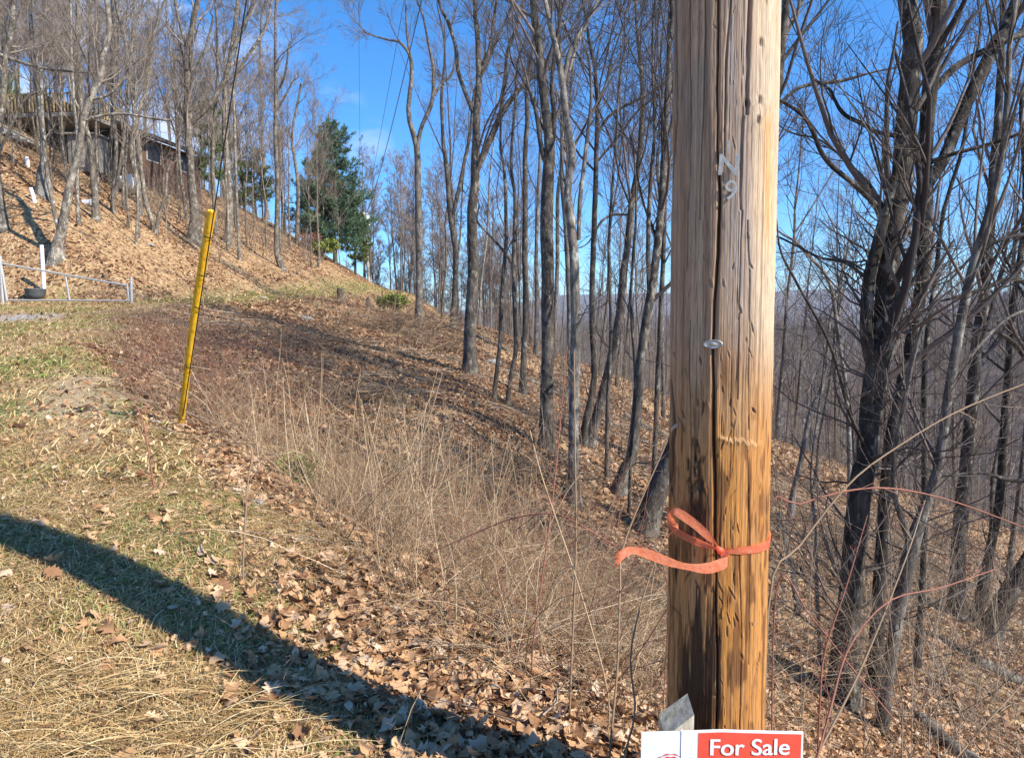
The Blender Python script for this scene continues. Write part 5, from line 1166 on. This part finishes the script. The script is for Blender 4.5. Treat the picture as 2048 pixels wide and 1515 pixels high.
canes(G, rng, X, Y, rng.uniform(.35, 1.2, n), rng.uniform(.0016, .0048, n), .5, -.05, .10, 3, 1)
X, Y = zone_pts(rng, 180, 5, 8, .2, 4, 620, 960, 1.3, 2, .40); n = len(X)
canes(G, rng, X, Y, rng.uniform(.8, 1.5, n)*.9, rng.uniform(.003, .006, n), .18, .0, .04, 2, 0)
o = G.build('dead_stalks', M['cane_tan']); tagp(o, 'tan dead weed stalks standing thick on the slope below the verge', 'brush', kind='stuff')
G = Geo()      # tangled brown brush
X, Y = zone_pts(rng, 2300, 3.0, 8, .15, 6, 560, 1330, 1.35, 3, .50); n = len(X)
canes(G, rng, X, Y, rng.uniform(.3, 1.1, n), rng.uniform(.001, .0026, n), .8, -.13, .13, 3, 2, 7, .5)
X, Y = zone_pts(rng, 3700, 7, 20, -.2, 7, 230, 1120, 1.3, 4, .52); n = len(X)
canes(G, rng, X, Y, rng.uniform(.3, .95, n), rng.uniform(.002, .005, n), .6, -.07, .12, 3, 2, 6, .5)
X, Y = zone_pts(rng, 2200, 18, 44, -.2, 16, 420, 960, 1.3, 5, .52); n = len(X)
canes(G, rng, X, Y, rng.uniform(.4, 1.1, n), rng.uniform(.004, .008, n), .6, -.05, .16, 4, 1, 5, .5)
o = G.build('brush', M['cane_brown']); tagp(o, 'tangled brown brush covering the slope below the verge', 'brush', kind='stuff')
G = Geo()      # reddish brambles, upper left
X, Y = zone_pts(rng, 480, 8, 17, -.6, 3.5, 240, 640, 1.2, 6, .40); n = len(X)
canes(G, rng, X, Y, rng.uniform(.35, 1.0, n), rng.uniform(.0018, .0035, n), .45, -.05, .12, 5, 2, 6, .5)
X, Y = zone_pts(rng, 200, 2.9, 7, .0, 5, 760, 1340, 1.2, 7, .38); n = len(X)
canes(G, rng, X, Y, rng.uniform(.5, 1.5, n), rng.uniform(.0014, .0028, n), .5, -.07, .07, 3, 1, 8, .3)
o = G.build('brambles', M['cane_red']); tagp(o, 'dark red bramble stems around the yellow guard and along the bank', 'brambles', kind='stuff')
G = Geo()      # pale dead stems and tangle near the camera
X, Y = zone_pts(rng, 2600, 2.9, 7, .0, 5, 640, 1340, 1.3, 8, .42); n = len(X)
canes(G, rng, X, Y, rng.uniform(.3, 1.2, n), rng.uniform(.0012, .003, n), .9, -.12, .12, 3, 2, 8, .4)
o = G.build('tangled_stems', M['cane_tan']); tagp(o, 'pale arching dead stems tangled over the leaves left of the pole', 'brush', kind='stuff')
G = Geo()      # undergrowth on the right and far down the hollow
X, Y = scatter_view(rng, 560, 4.8, 13, 1.4, .34, .78); n = len(X)
canes(G, rng, X, Y, rng.uniform(.5, 2.4, n), rng.uniform(.0018, .005, n), .35, .01, .10, 5, 3, 7, .45)
X, Y = scatter_view(rng, 1500, 11, 38, 1.4, -.02, .78); k = (fbm(X*.35, Y*.35, 120, 3) > .46); X, Y = X[k], Y[k]; n = len(X)
canes(G, rng, X, Y, rng.uniform(.8, 3.2, n), rng.uniform(.004, .010, n), .3, .02, .09, 6, 3, 6, .4)
X = rng.uniform(-36, -13, 1300); Y = rng.uniform(33, 62, 1300); k = (X < shoulder(Y)-4) & ~((X < hc[0]+1) & (Y > hc[1]-4)); X, Y = X[k], Y[k]; n = len(X)
canes(G, rng, X, Y, rng.uniform(.8, 3.4, n), rng.uniform(.007, .016, n), .35, .02, .1, 6, 3, 6, .4)
o = G.build('undergrowth', M['cane_grey']); tagp(o, 'grey twiggy undergrowth in the wood on the right and on the bank', 'undergrowth', kind='stuff')
G = Geo()      # sticks lying about
X, Y = scatter_view(rng, 2400, 2.6, 22, 1.5, -.6, .75); d = X-shoulder(Y); k = d > -.4; X, Y = X[k], Y[k]; n = len(X); K = 5; a = rng.random(n)*6.28; L = rng.uniform(.15, .9, n)*(.6+Y/14)
s = np.linspace(-.5, .5, K); Px = X[:, None]+np.cos(a)[:, None]*L[:, None]*s + rng.normal(0, .015, (n, K)); Py = Y[:, None]+np.sin(a)[:, None]*L[:, None]*s; Pz = H(Px, Py)+.02+rng.random((n, 1))*.05
G.tubes(np.stack([Px, Py, Pz], -1), (rng.uniform(.0018, .0055, n)*(.7+Y/9))[:, None]*np.linspace(1, .5, K), 4); o = G.build('sticks', M['cane_grey']); tagp(o, 'fallen sticks and twigs scattered over the leaf litter', 'sticks', kind='stuff')
def cane(pts, Y0, Y1, mat, label, seed, kids=6, kr=.16, base_on_ground=True):
    rg = np.random.default_rng(seed); pts = np.array(pts, float); Yd = np.linspace(Y0, Y1, len(pts)); W = at(pts[:, 0], pts[:, 1], Yd)
    if base_on_ground: g0 = W[0].copy(); g0[2] = float(H(g0[0], g0[1]))-.03; W = np.vstack([g0, W]) if W[0][2]-g0[2] > .05 else W; pts = np.vstack([pts[0], pts]) if len(W) > len(pts) else pts; Yd = np.linspace(Y0, Y1, len(W))
    s = catmull(np.column_stack([W, pts[:, 2]/F*Yd/2*.78]), 22); g = Geo(); P = s[None, :, :3]; R = np.clip(s[None, :, 3], .0006, None); b0 = P[0, 0].copy(); g.tubes(P-b0, R, 6)
    A, Ar = grow(rg, P, R, kids, .15, .97, kr, (.5, 1.2), 5, .02, .12, .55, .0009, .6, .03, .6)
    B, Br = grow(rg, A, Ar, 3, .2, .95, .5, (.4, 1.1), 4, .02, .12, .7, .0007, .6, .02, .3) if kids else (np.zeros((0, 4, 3)), np.zeros((0, 4)))
    if kids: g.tubes(A-b0, Ar, 4); g.tubes(B-b0, Br, 3)
    o = g.build('briar_cane', mat); o.location = b0; tagp(o, label, 'briar')
CR, CB, CT = M['cane_red'], M['cane_brown'], M['cane_tan']
cane([(318, 1018, 5), (306, 960, 5), (295, 890, 4.5), (285, 840, 3), (262, 790, 2)], 4.9, 5.0, CR, 'short reddish sapling on the verge left of the yellow guard foot', 1, 9, .35)
cane([(486, 1135, 6), (490, 1050, 5.5), (496, 960, 5), (502, 893, 5), (440, 888, 3.5), (380, 915, 2.5)], 3.7, 3.9, CB, 'bare brown sapling with a bent elbow top on the near verge', 2, 10, .22)
cane([(745, 1060, 6), (800, 960, 5), (850, 860, 4), (885, 745, 2.5)], 5.0, 5.4, CB, 'straight brown cane slanting up to the right amid the stalks', 3, 6, .15)
cane([(1140, 1400, 6), (1146, 1250, 6), (1152, 1080, 5), (1150, 900, 4.5), (1148, 700, 3)], 2.9, 3.1, CB, 'tall straight brown cane before the flaky barked tree', 4, 7, .10)
cane([(1065, 1300, 4.5), (1085, 1150, 4), (1105, 1000, 4), (1120, 850, 3), (1135, 690, 2)], 3.3, 3.6, CR, 'long thin red cane left of the tall straight brown one', 5, 6, .10)
cane([(1220, 1500, 6), (1235, 1330, 6), (1240, 1180, 5), (1250, 1080, 5), (1335, 880, 3)], 2.5, 2.9, CB, 'brown cane passing beside the loose end of the orange ribbon', 6, 6, .12)
cane([(1215, 1380, 4), (1160, 1180, 4), (1120, 1060, 4), (1080, 940, 3.5), (1060, 860, 2.5)], 2.8, 3.2, CT, 'pale pinkish cane curving up to the left across the others', 7, 4, .10)
cane([(1330, 1130, 3), (1230, 1090, 4), (1120, 1030, 4), (1030, 1035, 4), (940, 1070, 3), (850, 1110, 2)], 2.9, 3.3, CR, 'red briar arching flat over the brush left of the ribbon', 8, 6, .12)
cane([(1250, 1515, 6), (1270, 1420, 5), (1262, 1300, 5), (1300, 1150, 4), (1360, 1000, 3)], 2.25, 2.6, CB, 'dark cane just left of the sign', 9, 5, .12)
cane([(1540, 1180, 6), (1600, 1090, 5.5), (1700, 965, 5), (1800, 890, 4), (1920, 820, 4), (2080, 755, 3)], 2.7, 3.2, CB, 'long brown cane slanting from the pole up to the right edge', 10, 6, .08)
cane([(1530, 1040, 4), (1600, 1008, 5), (1690, 982, 5), (1780, 976, 5), (1900, 1000, 4), (2070, 1062, 3)], 3.0, 3.2, CR, 'red briar bowing over the foot of the dark cluster', 11, 5, .08)
cane([(1625, 1560, 6), (1660, 1420, 5.5), (1700, 1290, 5), (1780, 1200, 4), (1880, 1175, 3.5), (1990, 1138, 3)], 2.4, 3.0, CR, 'orange red briar rising from beside the sign and bending right', 12, 6, .12)
cane([(1555, 1165, 4), (1620, 1230, 4), (1700, 1330, 4), (1790, 1440, 4)], 3.0, 2.9, CR, 'thin pink briar slanting downward right of the pole', 13, 3, .1)
cane([(1640, 1400, 5), (1650, 1300, 5), (1690, 1180, 4), (1720, 1080, 3), (1735, 1030, 2)], 3.2, 3.4, CR, 'upright pink briar crossing the biggest dark trunk', 14, 4, .12)
cane([(1610, 1560, 7), (1720, 1340, 6), (1810, 1120, 4), (1850, 1000, 3)], 2.6, 3.2, CB, 'brown cane reaching steeply right above the sign corner', 15, 5, .12)
cane([(1890, 1560, 5), (1960, 1460, 5), (2060, 1350, 4)], 3.0, 3.2, CB, 'low brown cane in the bottom right corner', 16, 5, .2)

def brush_pile(px, py, w_, h_, n, label, seed):
    rg = np.random.default_rng(seed); b0 = hit(px, py); g = Geo(); P = np.empty((n, 6, 3)); a = rg.random(n)*6.28; el = rg.normal(.25, .35, n); d = np.stack([np.cos(a)*np.cos(el), np.sin(a)*np.cos(el), np.sin(el)], -1)
    c0 = rg.normal(0, .33, (n, 3))*[w_, w_*.7, 0] + [0, 0, .05]; c0[:, 2] += rg.random(n)*h_; L = rg.uniform(.3, 1.2, n)*w_
    P[:, 0] = b0+c0-d*L[:, None]/2
    for k in range(1, 6): d = nrm(d+rg.normal(0, .13, (n, 3))); P[:, k] = P[:, k-1]+d*(L/5)[:, None]
    P[..., 2] = np.maximum(P[..., 2], H(P[..., 0], P[..., 1])+.01); R = rg.uniform(.003, .016, n)[:, None]*np.linspace(1, .4, 6); g.tubes(P-b0, R, 5)
    A, Ar = grow(rg, P-b0, R, 3, .2, .98, .4, (.4, 1.), 4, 0, .15, .5, .002, .6, .05, .6); g.tubes(A, Ar, 3); o = g.build('brush_pile', M['cane_brown']); o.location = b0; tagp(o, label, 'brush pile', kind='stuff')
brush_pile(800, 665, 2.6, .5, 190, 'dark heap of cut branches under the slim forked tree', 1)
brush_pile(870, 700, 1.8, .4, 110, 'low dark tangle of branches uphill of the stout forked tree', 2)
brush_pile(735, 808, .8, .25, 90, 'dark broken sticks round the hollow stump', 3)
brush_pile(1040, 960, 1.2, .25, 110, 'rotten branches heaped left of the flaky barked tree', 4)
brush_pile(620, 700, 1.6, .3, 110, 'flattened dead branches below the pale stone', 5)
brush_pile(1450, 1330, .8, .3, 60, 'sticks heaped behind the foot of the pole', 6)
# ------------------------------------------------------------------ air
hz_ = Geo(); hz_.box([1300, 2300, -150], (9000, 7200, 700))
m = bpy.data.materials.new('air'); m.use_nodes = True; t = m.node_tree; t.nodes.clear(); o_ = t.nodes.new('ShaderNodeOutputMaterial'); v = t.nodes.new('ShaderNodeVolumePrincipled')
v.inputs['Color'].default_value = (.80, .88, 1, 1); v.inputs['Density'].default_value = .00011; v.inputs['Anisotropy'].default_value = .2; t.links.new(v.outputs[0], o_.inputs['Volume'])
HAZE = True
if HAZE:
    o = hz_.build('haze', m, smooth=False); tagp(o, 'thin blue haze in the air over the valley', 'haze', kind='stuff')
